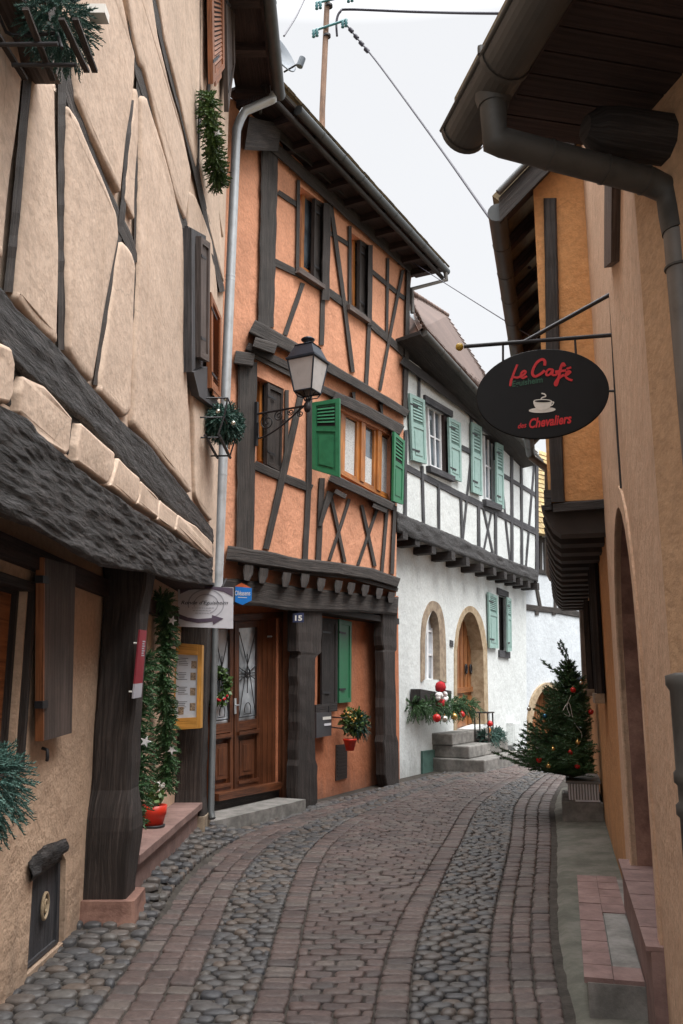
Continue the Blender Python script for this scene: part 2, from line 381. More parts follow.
def shut(root, name, q, n, mat, t0=.0, t1=.045, louvre=.45, hinge=True, slots=5, dark='dark', label=None):
    """a panelled wooden shutter: stiles, rails, raised field, louvre slots"""
    tb = t0+(t1-t0)*.6; dt = t1-tb
    mb = MB(); mb.quadbox(subq(q, .0, 1, 0, 1), n, t0, tb)
    frame_mb(mb, q, n, tb, t1, .15, .055)
    if louvre:
        mb.quadbox(subq(q, .15, .85, louvre, louvre+.05), n, tb, t1-.002)
        mb.quadbox(subq(q, .24, .76, louvre+.10, .90), n, tb, t1-.006)
    s = mb.build(name, mat, root, label=label)
    if louvre:
        a = MB(); b = MB(); v0, v1 = .10, louvre-.05
        a.quadbox(subq(q, .17, .83, v0-.02, v1+.02), n, tb+.001, tb+.003)
        for i in range(slots):
            c0 = v0+(v1-v0)*i/slots; c1 = v0+(v1-v0)*(i+.55)/slots
            p = subq(q, .19, .81, c0, c1)
            b.box8([x+n*(tb+.002) for x in p], [p[0]+n*(tb+dt*.4), p[1]+n*(tb+dt*.4), p[2]+n*t1, p[3]+n*t1])
        a.build('louvre_gap', dark, s, root); b.build('louvre', mat, s, root)
    if hinge:
        for v in (.16, .84):
            h = MB(); h.quadbox(subq(q, 0, .5, v-.012, v+.012), n, t1, t1+.006)
            h.build('strap_hinge', 'iron', s, root)
    return s
def window(root, q, n, mat='w_frame', cols=2, rows=1, fu=.06, fv=.04, pane='glass', back=.05, name='window', curtain=False):
    mb = MB(); frame_mb(mb, q, n, 0, .05, fu, fv)
    cw = (1-2*fu)/cols
    for i in range(1, cols): mb.quadbox(subq(q, fu+cw*i-fu*.45, fu+cw*i+fu*.45, fv, 1-fv), n, .0, .047)
    for i in range(cols):
        for j in range(1, rows):
            c = fv+(1-2*fv)*j/rows
            mb.quadbox(subq(q, fu+cw*i+.001, fu+cw*(i+1)-.001, c-.012, c+.012), n, .01, .04)
    wn = mb.build(name, mat, root)
    g = MB(); g.quadbox(subq(q, fu*.5, 1-fu*.5, fv*.5, 1-fv*.5), n, .012, .018); g.build('pane', pane, wn, root)
    return wn
def beam(root, name, pl, pts, wpx, o0, o1, mat='t_grey', rough=.08, step=11, label=None, parent=None):
    """rough-hewn timber on a facade plane; pts and width given in picture pixels"""
    o1 += R.uniform(0, .011)
    P = [V((x, y, 0)) for x, y in pts]; W = wpx if isinstance(wpx, (list, tuple)) else [wpx]*len(P)
    st = []
    for i in range(len(P)-1):
        k = max(1, int((P[i+1]-P[i]).length/step))
        for j in range(k): st.append((P[i].lerp(P[i+1], j/k), W[i]+(W[i+1]-W[i])*j/k))
    st.append((P[-1], W[-1])); rings = []
    for i, (p, w_) in enumerate(st):
        a = st[max(0, i-1)][0]; b = st[min(len(st)-1, i+1)][0]; t = (b-a).normalized(); m = V((-t.y, t.x, 0))
        l = w_*.5*(1+R.uniform(-rough, rough)); r = w_*.5*(1+R.uniform(-rough, rough))
        A = p+m*l; B = p-m*r; A2 = p+m*l*.78; B2 = p-m*r*.78
        z = R.uniform(-.004, .004)
        rings.append([pl.hit(A.x, A.y, o0), pl.hit(A.x, A.y, o1-.016+z), pl.hit(A2.x, A2.y, o1+z), pl.hit(B2.x, B2.y, o1+z), pl.hit(B.x, B.y, o1-.016+z), pl.hit(B.x, B.y, o0)])
    vs = [v for r in rings for v in r]; fs = []; us = []; acc = 0
    for i in range(len(rings)-1):
        l = (rings[i+1][2]-rings[i][2]).length; c = 0
        for k in range(5):
            d = (rings[0][k+1]-rings[0][k]).length
            fs.append([i*6+k, i*6+k+1, (i+1)*6+k+1, (i+1)*6+k]); us.append([(acc, c), (acc, c+d), (acc+l, c+d), (acc+l, c)]); c += d
        acc += l
    fs.append(list(range(6))[::-1]); us.append(None); e = (len(rings)-1)*6; fs.append([e+k for k in range(6)]); us.append(None)
    return MB().add(vs, fs, us).build(name, mat, parent or root, root, label)
def wall_face(pl, outline, holes, off=0, depth=.3, hd=None):
    """outline / holes are pixel polygons on the plane; front face with openings and reveals"""
    polys = [[pl.hit(x, y, off) for x, y in outline]] + [[pl.hit(x, y, off) for x, y in h] for h in holes]
    loc = [[V(((p-pl.p).dot(pl.d), p.z, 0)) for p in q] for q in polys]
    tri = tessellate_polygon(loc); vs = [p for q in polys for p in q]; mb = MB(); mb.add(vs, [list(t) for t in tri])
    b = 0
    for qi, q in enumerate(polys):
        k = len(q); dd = depth if qi else .25
        for i in range(k):
            j = (i+1) % k; mb.add([q[i], q[j], q[j]-pl.n*dd, q[i]-pl.n*dd], [[0, 1, 2, 3]])
    return mb
def smooth_poly(pts, it=2):
    for _ in range(it):
        q = []
        for i in range(len(pts)):
            a = V(pts[i]); b = V(pts[(i+1) % len(pts)]); q += [a*.75+b*.25, a*.25+b*.75]
        pts = q
    return pts
def resample(pts, step):
    out_ = []
    for i in range(len(pts)):
        a = V(pts[i]); b = V(pts[(i+1) % len(pts)]); k = max(1, int((b-a).length/step))
        for j in range(k): out_.append(a.lerp(b, j/k))
    return out_
def puff(pl, pts, h=.045, off=0, bev=.06, it=2, wob=.012, rs=9):
    """bulging hand-applied plaster panel between the timbers"""
    p = [V((x, y, 0)) for x, y in pts]; p = resample(p, rs); p = smooth_poly(p, it)
    P3 = [pl.hit(v.x, v.y, off+h) for v in p]
    L2 = [V(((q-pl.p).dot(pl.d), q.z)) for q in P3]; n = len(L2)
    area = sum(L2[i].x*L2[(i+1) % n].y - L2[(i+1) % n].x*L2[i].y for i in range(n))
    sg = 1 if area > 0 else -1
    nm = []
    for i in range(n):
        t = (L2[(i+2) % n]-L2[i-2]).normalized(); nm.append(V((-t.y, t.x))*sg)
    c = sum(L2, V((0, 0)))/n
    # tessellate the top with an inner grid through rings towards the inset outline
    rings = [(0, 0), (.004, h*.45), (bev*.22, h*.85), (bev*.6, h), (bev, h*1.04)]
    cur = []; wid = [min(1.0, 0) for _ in L2]
    # limit inset where the panel is narrow
    lim = []
    for i in range(n):
        m = 9e9
        for j in range(n):
            d = min(abs(i-j), n-abs(i-j))
            if d < n*.12: continue
            v = L2[j]-L2[i]
            if v.dot(nm[i]) > 0: m = min(m, v.length)
        lim.append(m*.30)
    for _ in range(4): lim = [min(lim[i], (lim[i-1]+lim[i]+lim[(i+1) % n])/3) for i in range(n)]
    mb = MB(); vs = []
    for ins, hh in rings:
        for i in range(n):
            q = L2[i] + nm[i]*min(ins, lim[i]*ins/bev if lim[i] < bev else ins)
            z = noise.noise(V((q.x*2.2, q.y*2.2, 3.1)))*wob if hh > 0 else 0
            vs.append(pl.pt(q.x, q.y, off+hh+z))
    fs = []
    for r in range(len(rings)-1):
        for i in range(n):
            j = (i+1) % n; fs.append([r*n+i, r*n+j, (r+1)*n+j, (r+1)*n+i])
    mb.add(vs, fs, None, True)
    top = vs[-n:]; loc = [V(((q-pl.p).dot(pl.d), q.z, 0)) for q in top]
    mb.add(top, [list(t) for t in tessellate_polygon([loc])], None, False)
    return mb
def gnarl(pl, top, bot, o0, o1, rows=10, step=6, amp=.03, seed=0, fr=6.0, under=.1):
    """strongly weathered big beam between a top and a bottom pixel polyline"""
    def samp(line, t):
        for i in range(len(line)-1):
            if t <= line[i+1][0] or i == len(line)-2:
                u = (t-line[i][0])/(line[i+1][0]-line[i][0]); return line[i][1]+(line[i+1][1]-line[i][1])*u
    x0 = max(top[0][0], bot[0][0]); x1 = min(top[-1][0], bot[-1][0]); n = int((x1-x0)/step)
    vs = []; us = []; fs = []; uu = []
    for i in range(n+1):
        x = x0+(x1-x0)*i/n; yt = samp(top, x); yb = samp(bot, x)
        for j in range(-1, rows+2):
            v = min(1, max(0, j/rows)); y = yt+(yb-yt)*v
            p = pl.hit(x, y, o1 if 0 <= j <= rows else o0)
            s_, z_ = pl.sz(x, y, o1)
            e = 0
            if 0 <= j <= rows:
                q = V((s_*fr*.30, z_*fr*2.0, seed)); e = noise.fractal(q, .9, 2.1, 5)*amp + abs(noise.noise(V((s_*fr*.5, z_*fr*3.5, seed+9))))*amp*.9
                if j == 0 or j == rows: e -= .025
                q2 = noise.noise(V((s_*2.2, j*3.0, seed+4)))*amp*.6
                p = p + V((0, 0, q2))
            vs.append(p + pl.n*e); us.append((s_, z_))
    m = rows+3
    for i in range(n):
        for j in range(m-1):
            f = [i*m+j, i*m+j+1, (i+1)*m+j+1, (i+1)*m+j]; fs.append(f); uu.append([us[k] for k in f])
    fs.append(list(range(m))); uu.append(None); fs.append([n*m+k for k in range(m)]); uu.append(None)
    return MB().add(vs, fs, uu, True)
def bezier_line(p0, p1, sag, n=24):
    return [V(p0).lerp(V(p1), i/n) - V((0, 0, sag*4*(i/n)*(1-i/n))) for i in range(n+1)]
def rv(r=R):
    while True:
        v = V((r.uniform(-1, 1), r.uniform(-1, 1), r.uniform(-1, 1)))
        if .1 < v.length < 1: return v.normalized()
def sprig(mb, base, d, length, nl=.035, n=26, w=.0045, droop=.25, stem=True):
    """fir twig: a thin stem with needles set round it"""
    d = d.normalized(); a = d.cross(V((.13, .21, .97))).normalized(); b = d.cross(a)
    pts = [base + d*length*t - V((0, 0, droop*length*t*t)) for t in (0, .35, .7, 1)]
    if stem: mb.tube(pts, w*.7, 3, False, False)
    for i in range(n):
        t = (i+R.random())/n; p = base + d*length*t - V((0, 0, droop*length*t*t)); an = i*2.4+R.random()
        o = (a*math.cos(an)+b*math.sin(an)); dd = (o*.85 + d*(.55+.5*t)).normalized()
        s_ = dd.cross(d).normalized()*w; tip = p + dd*nl*(1-.35*t)*R.uniform(.8, 1.15)
        mb.add([p-s_, p+s_, tip+s_*.35, tip-s_*.35], [[0, 1, 2, 3]])
def fir_mass(mb, c, rad, count, length=.13, nl=.03, down=.3, w=.0045, n=22):
    for _ in range(count):
        v = rv(); p = V((c[0]+v.x*rad[0]*.6, c[1]+v.y*rad[1]*.6, c[2]+v.z*rad[2]*.6))
        d = V((v.x/rad[0], v.y/rad[1], v.z/rad[2])).normalized() + rv()*.4 - V((0, 0, down))
        sprig(mb, p, d, length*R.uniform(.7, 1.3), nl, n, w)
def leaves(mb, c, rad, count, size=.05):
    for _ in range(count):
        v = rv()*R.uniform(.3, 1); p = V((c[0]+v.x*rad[0], c[1]+v.y*rad[1], c[2]+v.z*rad[2]))
        a = rv(); b = a.cross(rv()).normalized(); s_ = size*R.uniform(.6, 1.2)
        mb.add([p, p+a*s_*.5+b*s_*.35, p+a*s_, p+a*s_*.5-b*s_*.35], [[0, 1, 2, 3]])
def ribbon(mb, pts, w_, n, thick=.003, taper=False):
    """painted stroke: flat ribbon following pts (3D) in the plane with normal n"""
    m = len(pts)
    for i in range(m-1):
        a, b = pts[i], pts[i+1]; t = (b-a)
        if t.length < 1e-6: continue
        t.normalize(); s_ = n.cross(t)*w_*.5; e = t*w_*.25
        k = R.uniform(0, .0006)
        q = [a-s_-e, a+s_-e, b+s_+e, b-s_+e]
        mb.quadbox(q, n, 0, thick+k)
def catmull(p, k=6):
    out_ = []
    for i in range(len(p)-1):
        a = p[max(0, i-1)]; b = p[i]; c = p[i+1]; d = p[min(len(p)-1, i+2)]
        for j in range(k):
            t = j/k
            out_.append(.5*((2*b)+(c-a)*t+(2*a-5*b+4*c-d)*t*t+(3*b-a-3*c+d)*t**3))
    out_.append(p[-1]); return out_
def text_mesh(s, name, o, ud, vd, n, width, height, mat, parent, root, shear=0, bold=.0, thick=.002):
    cu = D.curves.new('lettering', 'FONT'); cu.body = s; cu.shear = shear; cu.offset = bold; cu.resolution_u = 3
    ob = D.objects.new('lettering', cu); COL.objects.link(ob)
    dg = bpy.context.evaluated_depsgraph_get(); me = D.meshes.new_from_object(ob.evaluated_get(dg))
    D.objects.remove(ob)
    xs = [v.co.x for v in me.vertices]; ys = [v.co.y for v in me.vertices]
    x0, x1, y0, y1 = min(xs), max(xs), min(ys), max(ys)
    kx = width/(x1-x0); ky = height/(y1-y0)
    mb = MB(); vs = [o + ud*((v.co.x-x0)*kx) + vd*((v.co.y-y0)*ky) + n*thick for v in me.vertices]
    mb.add(vs, [list(p.vertices) for p in me.polygons])
    return mb.build(name, mat, parent, root)
# ---------------------------------------------------------------- street
def lerp_tab(tab, y):
    if y <= tab[0][0]: a, b = tab[0], tab[1]
    elif y >= tab[-1][0]: a, b = tab[-2], tab[-1]
    else:
        for i in range(len(tab)-1):
            if tab[i][0] <= y <= tab[i+1][0]: a, b = tab[i], tab[i+1]; break
    t = (y-a[0])/(b[0]-a[0]); t2 = t
    return a[1]+(b[1]-a[1])*t2
YS = [1.5, 3.5, 4.9, 6.4, 7.8, 8.7, 10.2, 11.9, 14.4, 16.5, 20, 26]
def tab(*xs): return list(zip(YS, xs))
B0 = tab(-1.74, -1.74, -1.74, -1.74, -1.74, -1.74, -1.40, -.55, .78, 1.9, 3.95, 7.2)
B1 = tab(-1.20, -1.20, -1.22, -1.27, -1.28, -1.24, -.98, -.22, 1.08, 2.25, 4.3, 7.6)
B2 = tab(-.76, -.76, -.78, -.84, -.86, -.80, -.52, .18, 1.42, 2.55, 4.6, 7.9)
B3 = tab(-.46, -.45, -.43, -.42, -.40, -.34, -.06, .52, 1.70, 2.82, 4.85, 8.1)
B4 = tab(-.29, -.28, -.26, -.25, -.22, -.15, .12, .70, 1.88, 3.0, 5.02, 8.3)
B5 = tab(.05, .08, .17, .42, .74, .95, 1.28, 1.66, 2.55, 3.45, 5.4, 8.6)
B6 = tab(.22, .25, .34, .59, .91, 1.12, 1.45, 1.83, 2.72, 3.62, 5.57, 8.8)
B7 = tab(.50, .58, .75, 1.06, 1.40, 1.62, 1.95, 2.30, 3.1, 3.95, 5.9, 9.1)
B8 = tab(.80, .92, 1.14, 1.45, 1.80, 2.03, 2.40, 2.78, 3.55, 4.3, 6.2, 9.5)
def smooth_tab(tb):
    ys = [1.0+.5*i for i in range(52)]; xs = [sum(lerp_tab(tb, y+d) for d in (-.8, -.4, 0, .4, .8))/5 for y in ys]
    return list(zip(ys, xs))
B = [smooth_tab(b) for b in (B0, B1, B2, B3, B4, B5, B6, B7, B8)]
def ground_z(x, y):
    z = .012*noise.noise(V((x*.9, y*.9, 0)))
    t = max(0, min(1, (-1.12-x)/.38)); t = t*t*(3-2*t)
    g = max(0, min(1, (y-5.6)/1.2))*max(0, min(1, (10.6-y)/1.0))
    z += .16*t*g
    xl = lerp_tab(B[3], y); xr = lerp_tab(B[6], y); c = (xl+xr)/2; h = max(.3, (xr-xl)/2)
    z += .035*max(0, 1-((x-c)/(h*2.2))**2)
    return z
def band_pt(bl, br, u, w_):
    c = (lerp_tab(B[4], u)+lerp_tab(B[5], u))/2
    k = (lerp_tab(B[4], u+.6)-lerp_tab(B[4], u-.6))/1.2; kk = k/(1+k*k)
    x = lerp_tab(bl, u)*(1-w_)+lerp_tab(br, u)*w_
    y = u - kk*(x-c)
    x = lerp_tab(bl, y)*(1-w_)+lerp_tab(br, y)*w_
    y = u - kk*(x-c)
    return x, y
def stone_mesh(mb, quad, h, rnd, dome):
    """quad: four xy corners; makes one worn stone"""
    c = sum(quad, V((0, 0)))/4; pts = []
    for i in range(4):
        a, b, p = quad[i], quad[(i+1) % 4], quad[i-1]
        pts += [a.lerp(p, rnd), a.lerp(a+(b-a)*.0+(c-a)*rnd*.55, 1), a.lerp(b, rnd)]
    n = len(pts); gz = ground_z(c.x, c.y); vs = []; tilt = V((R.uniform(-.05, .05), R.uniform(-.05, .05)))
    for s_, z in ((1.0, -.015), (1.0, h*.35), (.93, h*.80), (.78, h), (.40, h*(1+dome))):
        for p in pts:
            q = c+(p-c)*s_; vs.append(V((q.x, q.y, gz+z+(q-c).dot(tilt))))
    vs.append(V((c.x, c.y, gz+h*(1+dome*1.2)))); fs = []
    for r in range(4):
        for i in range(n):
            j = (i+1) % n; fs.append([r*n+i, r*n+j, (r+1)*n+j, (r+1)*n+i])
    for i in range(n): fs.append([4*n+i, 4*n+(i+1) % n, 5*n])
    mb.add(vs, fs, None, True)
def lay(mb, bl, br, u0, u1, cols, ln, gap, rnd, h, dome, jit, stagger=True, wvar=.0, colw=None):
    u = u0
    r_ = 0
    while u < u1:
        l = ln*R.uniform(.85, 1.15)*(1 if u < 14 else 1.15)
        if colw:
            xa, ya = band_pt(bl, br, u, 0); xb, yb = band_pt(bl, br, u, 1)
            cols_ = max(1, round(math.hypot(xb-xa, yb-ya)/colw))
        else: cols_ = cols
        cuts = [0]; off = (.5*(r_ % 2) if stagger and cols_ > 1 else 0)
        k = 0
        while cuts[-1] < 1:
            k += 1; t = (k-off+R.uniform(-wvar, wvar))/cols_
            if t > 1-.35/cols_: t = 1
            if t > cuts[-1]+.2/cols_: cuts.append(t)
        for i in range(len(cuts)-1):
            a, b = cuts[i], cuts[i+1]; du = R.uniform(-jit, jit)*l
            bow = (lambda w_: .0)
            q = []
            for uu, ww in ((u+du, a), (u+du, b), (u+l+du, b), (u+l+du, a)):
                x, y = band_pt(bl, br, uu, ww); q.append(V((x, y)))
            c = sum(q, V((0, 0)))/4; qq = []
            for p in q:
                v = p-c; L_ = v.length; g = gap*R.uniform(.6, 1.5)
                qq.append(c+v*max(.5, (L_-g)/L_)+V((R.uniform(-1, 1), R.uniform(-1, 1)))*.0048)
            stone_mesh(mb, qq, h*R.uniform(.6, 1.3), rnd, dome)
        u += l; r_ += 1
gs = MB(); ext = 150
# ground sheet: fine in front, coarse to the horizon
xs = [-ext, -40, -8] + [-3+.11*i for i in range(137)] + [20, 60, ext]; ys_ = [-ext, -40, -5] + [.5+.2*i for i in range(120)] + [40, 80, ext]
vs = [V((x, y, ground_z(x, y)-.004 if -3 < x < 12 and 0 < y < 24 else 0)) for y in ys_ for x in xs]
m_ = len(xs); gs.add(vs, [[j*m_+i, j*m_+i+1, (j+1)*m_+i+1, (j+1)*m_+i] for j in range(len(ys_)-1) for i in range(m_-1)], None, True)
tag(gs.build('ground', 'dirt'), None, None, None, 'structure')
mb = MB()
lay(mb, B[1], B[2], 3.0, 23, 3, .115, .006, .16, .015, .10, .08, False, .04)
lay(mb, B[3], B[4], 3.0, 23, 1, .105, .006, .16, .016, .10, .05, False)
lay(mb, B[4], B[5], 3.0, 23, 3, .10, .006, .17, .015, .12, .06, True, .16, .165)
lay(mb, B[5], B[6], 3.0, 23, 1, .105, .006, .16, .016, .10, .05, False)
lay(mb, B[7], B[8], 3.0, 23, 3, .10, .006, .16, .015, .10, .10, False, .05)
tag(mb.build('road_setts', 'sett'), None, None, None, 'structure')
mb = MB()
lay(mb, B[0], B[1], 2.8, 23, 3, .095, .006, .30, .019, .35, .22, True, .26, .125)
lay(mb, B[2], B[3], 3.0, 23, 3, .085, .005, .30, .016, .32, .22, True, .26, .105)
lay(mb, B[6], B[7], 3.0, 23, 3, .082, .005, .30, .017, .32, .22, True, .26, .10)
tag(mb.build('road_cobbles', 'cob'), None, None, None, 'structure')
RW = Plane(.38, 0, .256, -1)            # right-hand wall line
# concrete gutter strip along the right wall
mb = MB(); L_ = []; n_ = 60
for i in range(n_+1):
    y = 2.0+12.5*i/n_; x0, y0 = band_pt(B[7], B[8], y, 1.0); xw = .38+.256*y0+.05
    for j in range(7):
        t = j/6; x = x0+(xw-x0)*t
        L_.append(V((x+(.02*noise.noise(V((y*4, 0, 1))) if j == 0 else 0), y0, ground_z(x, y0)+(-.03 if j == 0 else .012+.03*t+.012*noise.noise(V((x*3, y*3, 7)))))))
mb.add(L_, [[i*7+j, i*7+j+1, (i+1)*7+j+1, (i+1)*7+j] for i in range(n_) for j in range(6)], None, True)
tag(mb.build('pavement', 'conc_g'), None, None, None, 'structure')
# ================================================================ LEFT: beige timber-framed house
L0 = Plane(-1.72, 0, 0, 1); L1 = Plane(-1.35, 0, 0, 1)
bh = thing('beige_house', 'beige plastered house on the left with bulging panels and a huge gnarled black beam', 'house', (-1.72, 6, 0))
# ground floor wall with window and cellar hatch openings
out_ = [(-260, 500), (-120, 530), (0, 540), (208, 588), (209, 823), (130, 900), (80, 945), (0, 1024), (-260, 1230)]
hw = [(-70, 552), (29, 560), (31, 742), (-70, 752)]
hh_ = [(33.5, 868), (62, 853), (66, 860), (64, 942), (27, 975)]
a_ = L0.sz(-260, 900)[0]
def P0(s, z, off=0): return L0.pt(s, z, off)
wx = [L0.sz(*p) for p in hw]; wq = [(wx[0][0], 2.12), (wx[1][0], 2.12), (wx[1][0], 1.18), (wx[0][0], 1.18)]
def sz_wall(pl, outer, holes, off=0, depth=.3, z_back=.3, root=None, name='wall', mat='beige', parent=None):
    polys = [[V((s, z, 0)) for s, z in outer]] + [[V((s, z, 0)) for s, z in h] for h in holes]
    tri = tessellate_polygon(polys); vs = [pl.pt(v.x, v.y, off) for q in polys for v in q]
    mb = MB(); mb.add(vs, [list(t) for t in tri])
    for qi, q in enumerate(polys):
        dd = depth if qi else z_back; k = len(q)
        for i in range(k):
            a, b = q[i], q[(i+1) % k]
            mb.add([pl.pt(a.x, a.y, off), pl.pt(b.x, b.y, off), pl.pt(b.x, b.y, off-dd), pl.pt(a.x, a.y, off-dd)], [[0, 1, 2, 3]])
    return mb.build(name, mat, parent or root, root)
hq = [L0.sz(*p) for p in hh_]
E0 = 9.62
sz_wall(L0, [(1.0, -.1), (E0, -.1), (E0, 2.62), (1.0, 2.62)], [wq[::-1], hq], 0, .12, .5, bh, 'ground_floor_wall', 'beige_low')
# volume behind and upper storey backing (dark joints between the plaster panels)
mb = MB(); mb.box((-6.5, 1.0, 2.66), (-1.351, 9.02, 9.3)); mb.build('upper_storey_core', 'beige', bh)
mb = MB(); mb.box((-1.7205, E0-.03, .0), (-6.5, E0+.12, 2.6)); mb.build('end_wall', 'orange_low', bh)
# ground floor window
q = [P0(wq[0][0], wq[0][1], -.10), P0(wq[1][0], wq[1][1], -.10), P0(wq[2][0], wq[2][1], -.10), P0(wq[3][0], wq[3][1], -.10)]
w_ = MB(); frame_mb(w_, q, L0.n, 0, .06, .03, .04)
wn = w_.build('window', 't_brown', bh)
g = MB(); g.quadbox(subq(q, .02, .98, .03, .97), L0.n, .0, .03); g.build('inner_panel', 'w_rust', wn, bh)
mb = MB(); fr = [P0(wq[0][0]-.02, wq[0][1]+.03), P0(wq[1][0]+.06, wq[1][1]+.03), P0(wq[2][0]+.06, wq[2][1]-.03), P0(wq[3][0]-.02, wq[3][1]-.03)]
frame_mb(mb, fr, L0.n, -.1, .035, .035, .05); mb.build('window_frame', 't_brown', wn, bh)
sq = L0.q([(39, 558), (70, 566.5), (66, 733), (38, 741)], .05)
s_ = MB(); s_.quadbox(sq, L0.n, 0, .035)
so = s_.build('shutter', 'w_shut', bh)
mb = MB(); mb.quadbox([sq[0]-L0.d*.02, sq[0], sq[3], sq[3]-L0.d*.02], L0.n, -.01, .034); mb.build('shutter_edge', 'w_rust', so, bh)
for v in (.12, .80):
    mb = MB(); mb.quadbox([bil(sq, -.12, v-.02), bil(sq, .06, v-.02), bil(sq, .06, v+.02), bil(sq, -.12, v+.02)], L0.n, .0, .045); mb.build('hinge', 'iron', so, bh)
mb = MB(); p = L0.hit(42, 748, .02); mb.tube([p, p+V((.03, 0, -.01)), p+V((.035, 0, -.05)), p+V((.03, .01, -.07))], .010, 6)
mb.build('shutter_catch', 'iron', so, bh)
# cellar hatch
ch = [P0(s, z, -.035) for s, z in (L0.sz(34, 868), L0.sz(64, 853), L0.sz(62, 942), L0.sz(28, 972))]
mb = MB(); mb.quadbox(ch, L0.n, -.03, 0); frame_mb(mb, ch, L0.n, 0, .015, .08, .05); hat = mb.build('cellar_hatch', 't_slate', bh)
mb = MB(); c = bil(ch, .50, .48); ex = (V((0, 1, 0)), V((0, 0, 1)), V((1, 0, 0)))
ring = [c + V((.018, .052*math.cos(a), .072*math.sin(a))) for a in [i*math.pi/8 for i in range(17)]]
mb.tube(ring, .010, 6, False); ring = [c + V((.02, .020*math.cos(a)+.004, .034*math.sin(a))) for a in [i*math.pi/6 for i in range(13)]]
mb.tube(ring, .007, 5, False); mb.build('vent_ring', 'sand_y', hat, bh)
gnarl(L0, [(31, 862), (48, 846), (68, 838)], [(31, 882), (50, 868), (67, 856)], -.02, .03, 4, 3, .03, 3, 12).build('hatch_lintel', 't_gnarl', bh)
# posts of the ground floor
def post(root, name, x0, x1, y0, y1, z0, z1, mat, prof=None, lean=0, n=26, amp=.012, seed=0):
    """rough squared post; prof: list of (fraction, widening)"""
    vs = []; us = []; fs = []; uu = []; m = 12
    for i in range(n+1):
        t = i/n; z = z0+(z1-z0)*t; wd = 0
        if prof:
            for k in range(len(prof)-1):
                if prof[k][0] <= t <= prof[k+1][0]:
                    f = (t-prof[k][0])/max(1e-6, prof[k+1][0]-prof[k][0]); wd = prof[k][1]*(1-f)+prof[k+1][1]*f
        X0, X1, Y0, Y1 = x0-wd*.2, x1+wd, y0-wd, y1+wd*.2; b = .02
        ring = [(X0, Y0+b), (X0+b, Y0), (X0*.5+X1*.5, Y0), (X1-b, Y0), (X1, Y0+b), (X1, (Y0+Y1)/2), (X1, Y1-b), (X1-b, Y1), ((X0+X1)/2, Y1), (X0+b, Y1), (X0, Y1-b), (X0, (Y0+Y1)/2)]
        c = 0; pv = None
        for x, y in ring:
            if pv: c += math.hypot(x-pv[0], y-pv[1])
            pv = (x, y)
            e = noise.fractal(V((x*7, y*7, z*3+seed)), 1, 2, 3)*amp
            vs.append(V((x+lean*t+e, y+e*.7, z))); us.append((z, c))
    for i in range(n):
        for k in range(m):
            j = (k+1) % m; f = [i*m+k, i*m+j, (i+1)*m+j, (i+1)*m+k]; fs.append(f); uu.append([us[q_] for q_ in f])
    fs.append([n*m+k for k in range(m)]); uu.append(None)
    return vs, fs, uu
def post_w(root, name, *a, **k):
    mat = a[6]; vs, fs, uu = post(root, name, *a, **k); return MB().add(vs, fs, uu, False).build(name, mat, root)
vs, fs, uu = post(bh, 'post', -1.74, -1.465, 6.08, 6.36, .20, 2.45, '', [(0, .025), (.20, .045), (.26, .03), (.29, 0), (.8, 0), (.87, .0), (1, .05)], .035, seed=2)
MB().add(vs, fs, uu, False).build('post', 't_brown', bh)
vs, fs, uu = post(bh, 'post', -1.74, -1.44, 9.18, 9.50, .28, 2.5, '', [(0, .03), (.1, .0), (1, .0)], .0, seed=5, amp=.018)
MB().add(vs, fs, uu, False).build('post', 't_brown', bh)
vs, fs, uu = post(bh, 'plinth', -1.76, -1.375, 6.0, 6.42, -.05, .2, '', [(0, .02), (1, 0)], 0, 4, .02, 8)
MB().add(vs, fs, uu, False).build('post_plinth', 'sand_r', bh)
vs, fs, uu = post(bh, 'plinth', -1.76, -1.40, 9.12, 9.56, -.05, .28, '', None, 0, 4, .02, 9)
MB().add(vs, fs, uu, False).build('post_plinth', 'sand_b', bh)
# underside of the jetty, boards
mb = MB(); mb.box((-1.76, 1.0, 2.56), (-1.40, 9.0, 2.62)); mb.box((-6, 8.98, 2.58), (-1.5, E0, 9.2)); mb.box((-1.76, 1.0, 2.22), (-1.66, 9.5, 2.335)); mb.build('jetty_plate', 't_soffit', bh)
# main gnarled beam and the sill
gnarl(L1, [(-260, 165), (-60, 365), (0, 403), (25, 416), (75, 465), (107, 488), (135, 508), (174, 534), (213, 562)],
      [(-260, 350), (-60, 495), (0, 514), (35, 527), (70, 548), (102, 566), (151, 573), (183, 582), (213, 585)], -.38, .05, 44, 1.5, .016, 1, 8).build('bressummer_beam', 't_gnarl', bh)
gnarl(L1, [(-260, 15), (-60, 225), (0, 283), (18, 305), (60, 347), (93, 385), (123, 420), (151, 445), (191, 498), (213, 529)],
      [(-260, 60), (-60, 275), (0, 342), (14, 362), (25, 374), (74, 414), (84, 421), (116, 457), (140, 481), (160, 499), (176, 515), (197, 527), (213, 544)], -.02, .035, 16, 2.5, .010, 5, 9).build('sill_beam', 't_gnarl', bh)
gnarl(L1, [(-260, 40), (-60, 260), (0, 335), (25, 360), (75, 405), (107, 440), (135, 470), (174, 508), (213, 540)],
      [(-260, 170), (-60, 370), (0, 410), (25, 422), (75, 470), (107, 494), (135, 513), (174, 538), (213, 566)], -.02, .004, 6, 8, .006, 8, 5).build('joist_end_strip', 't_gnarl', bh)
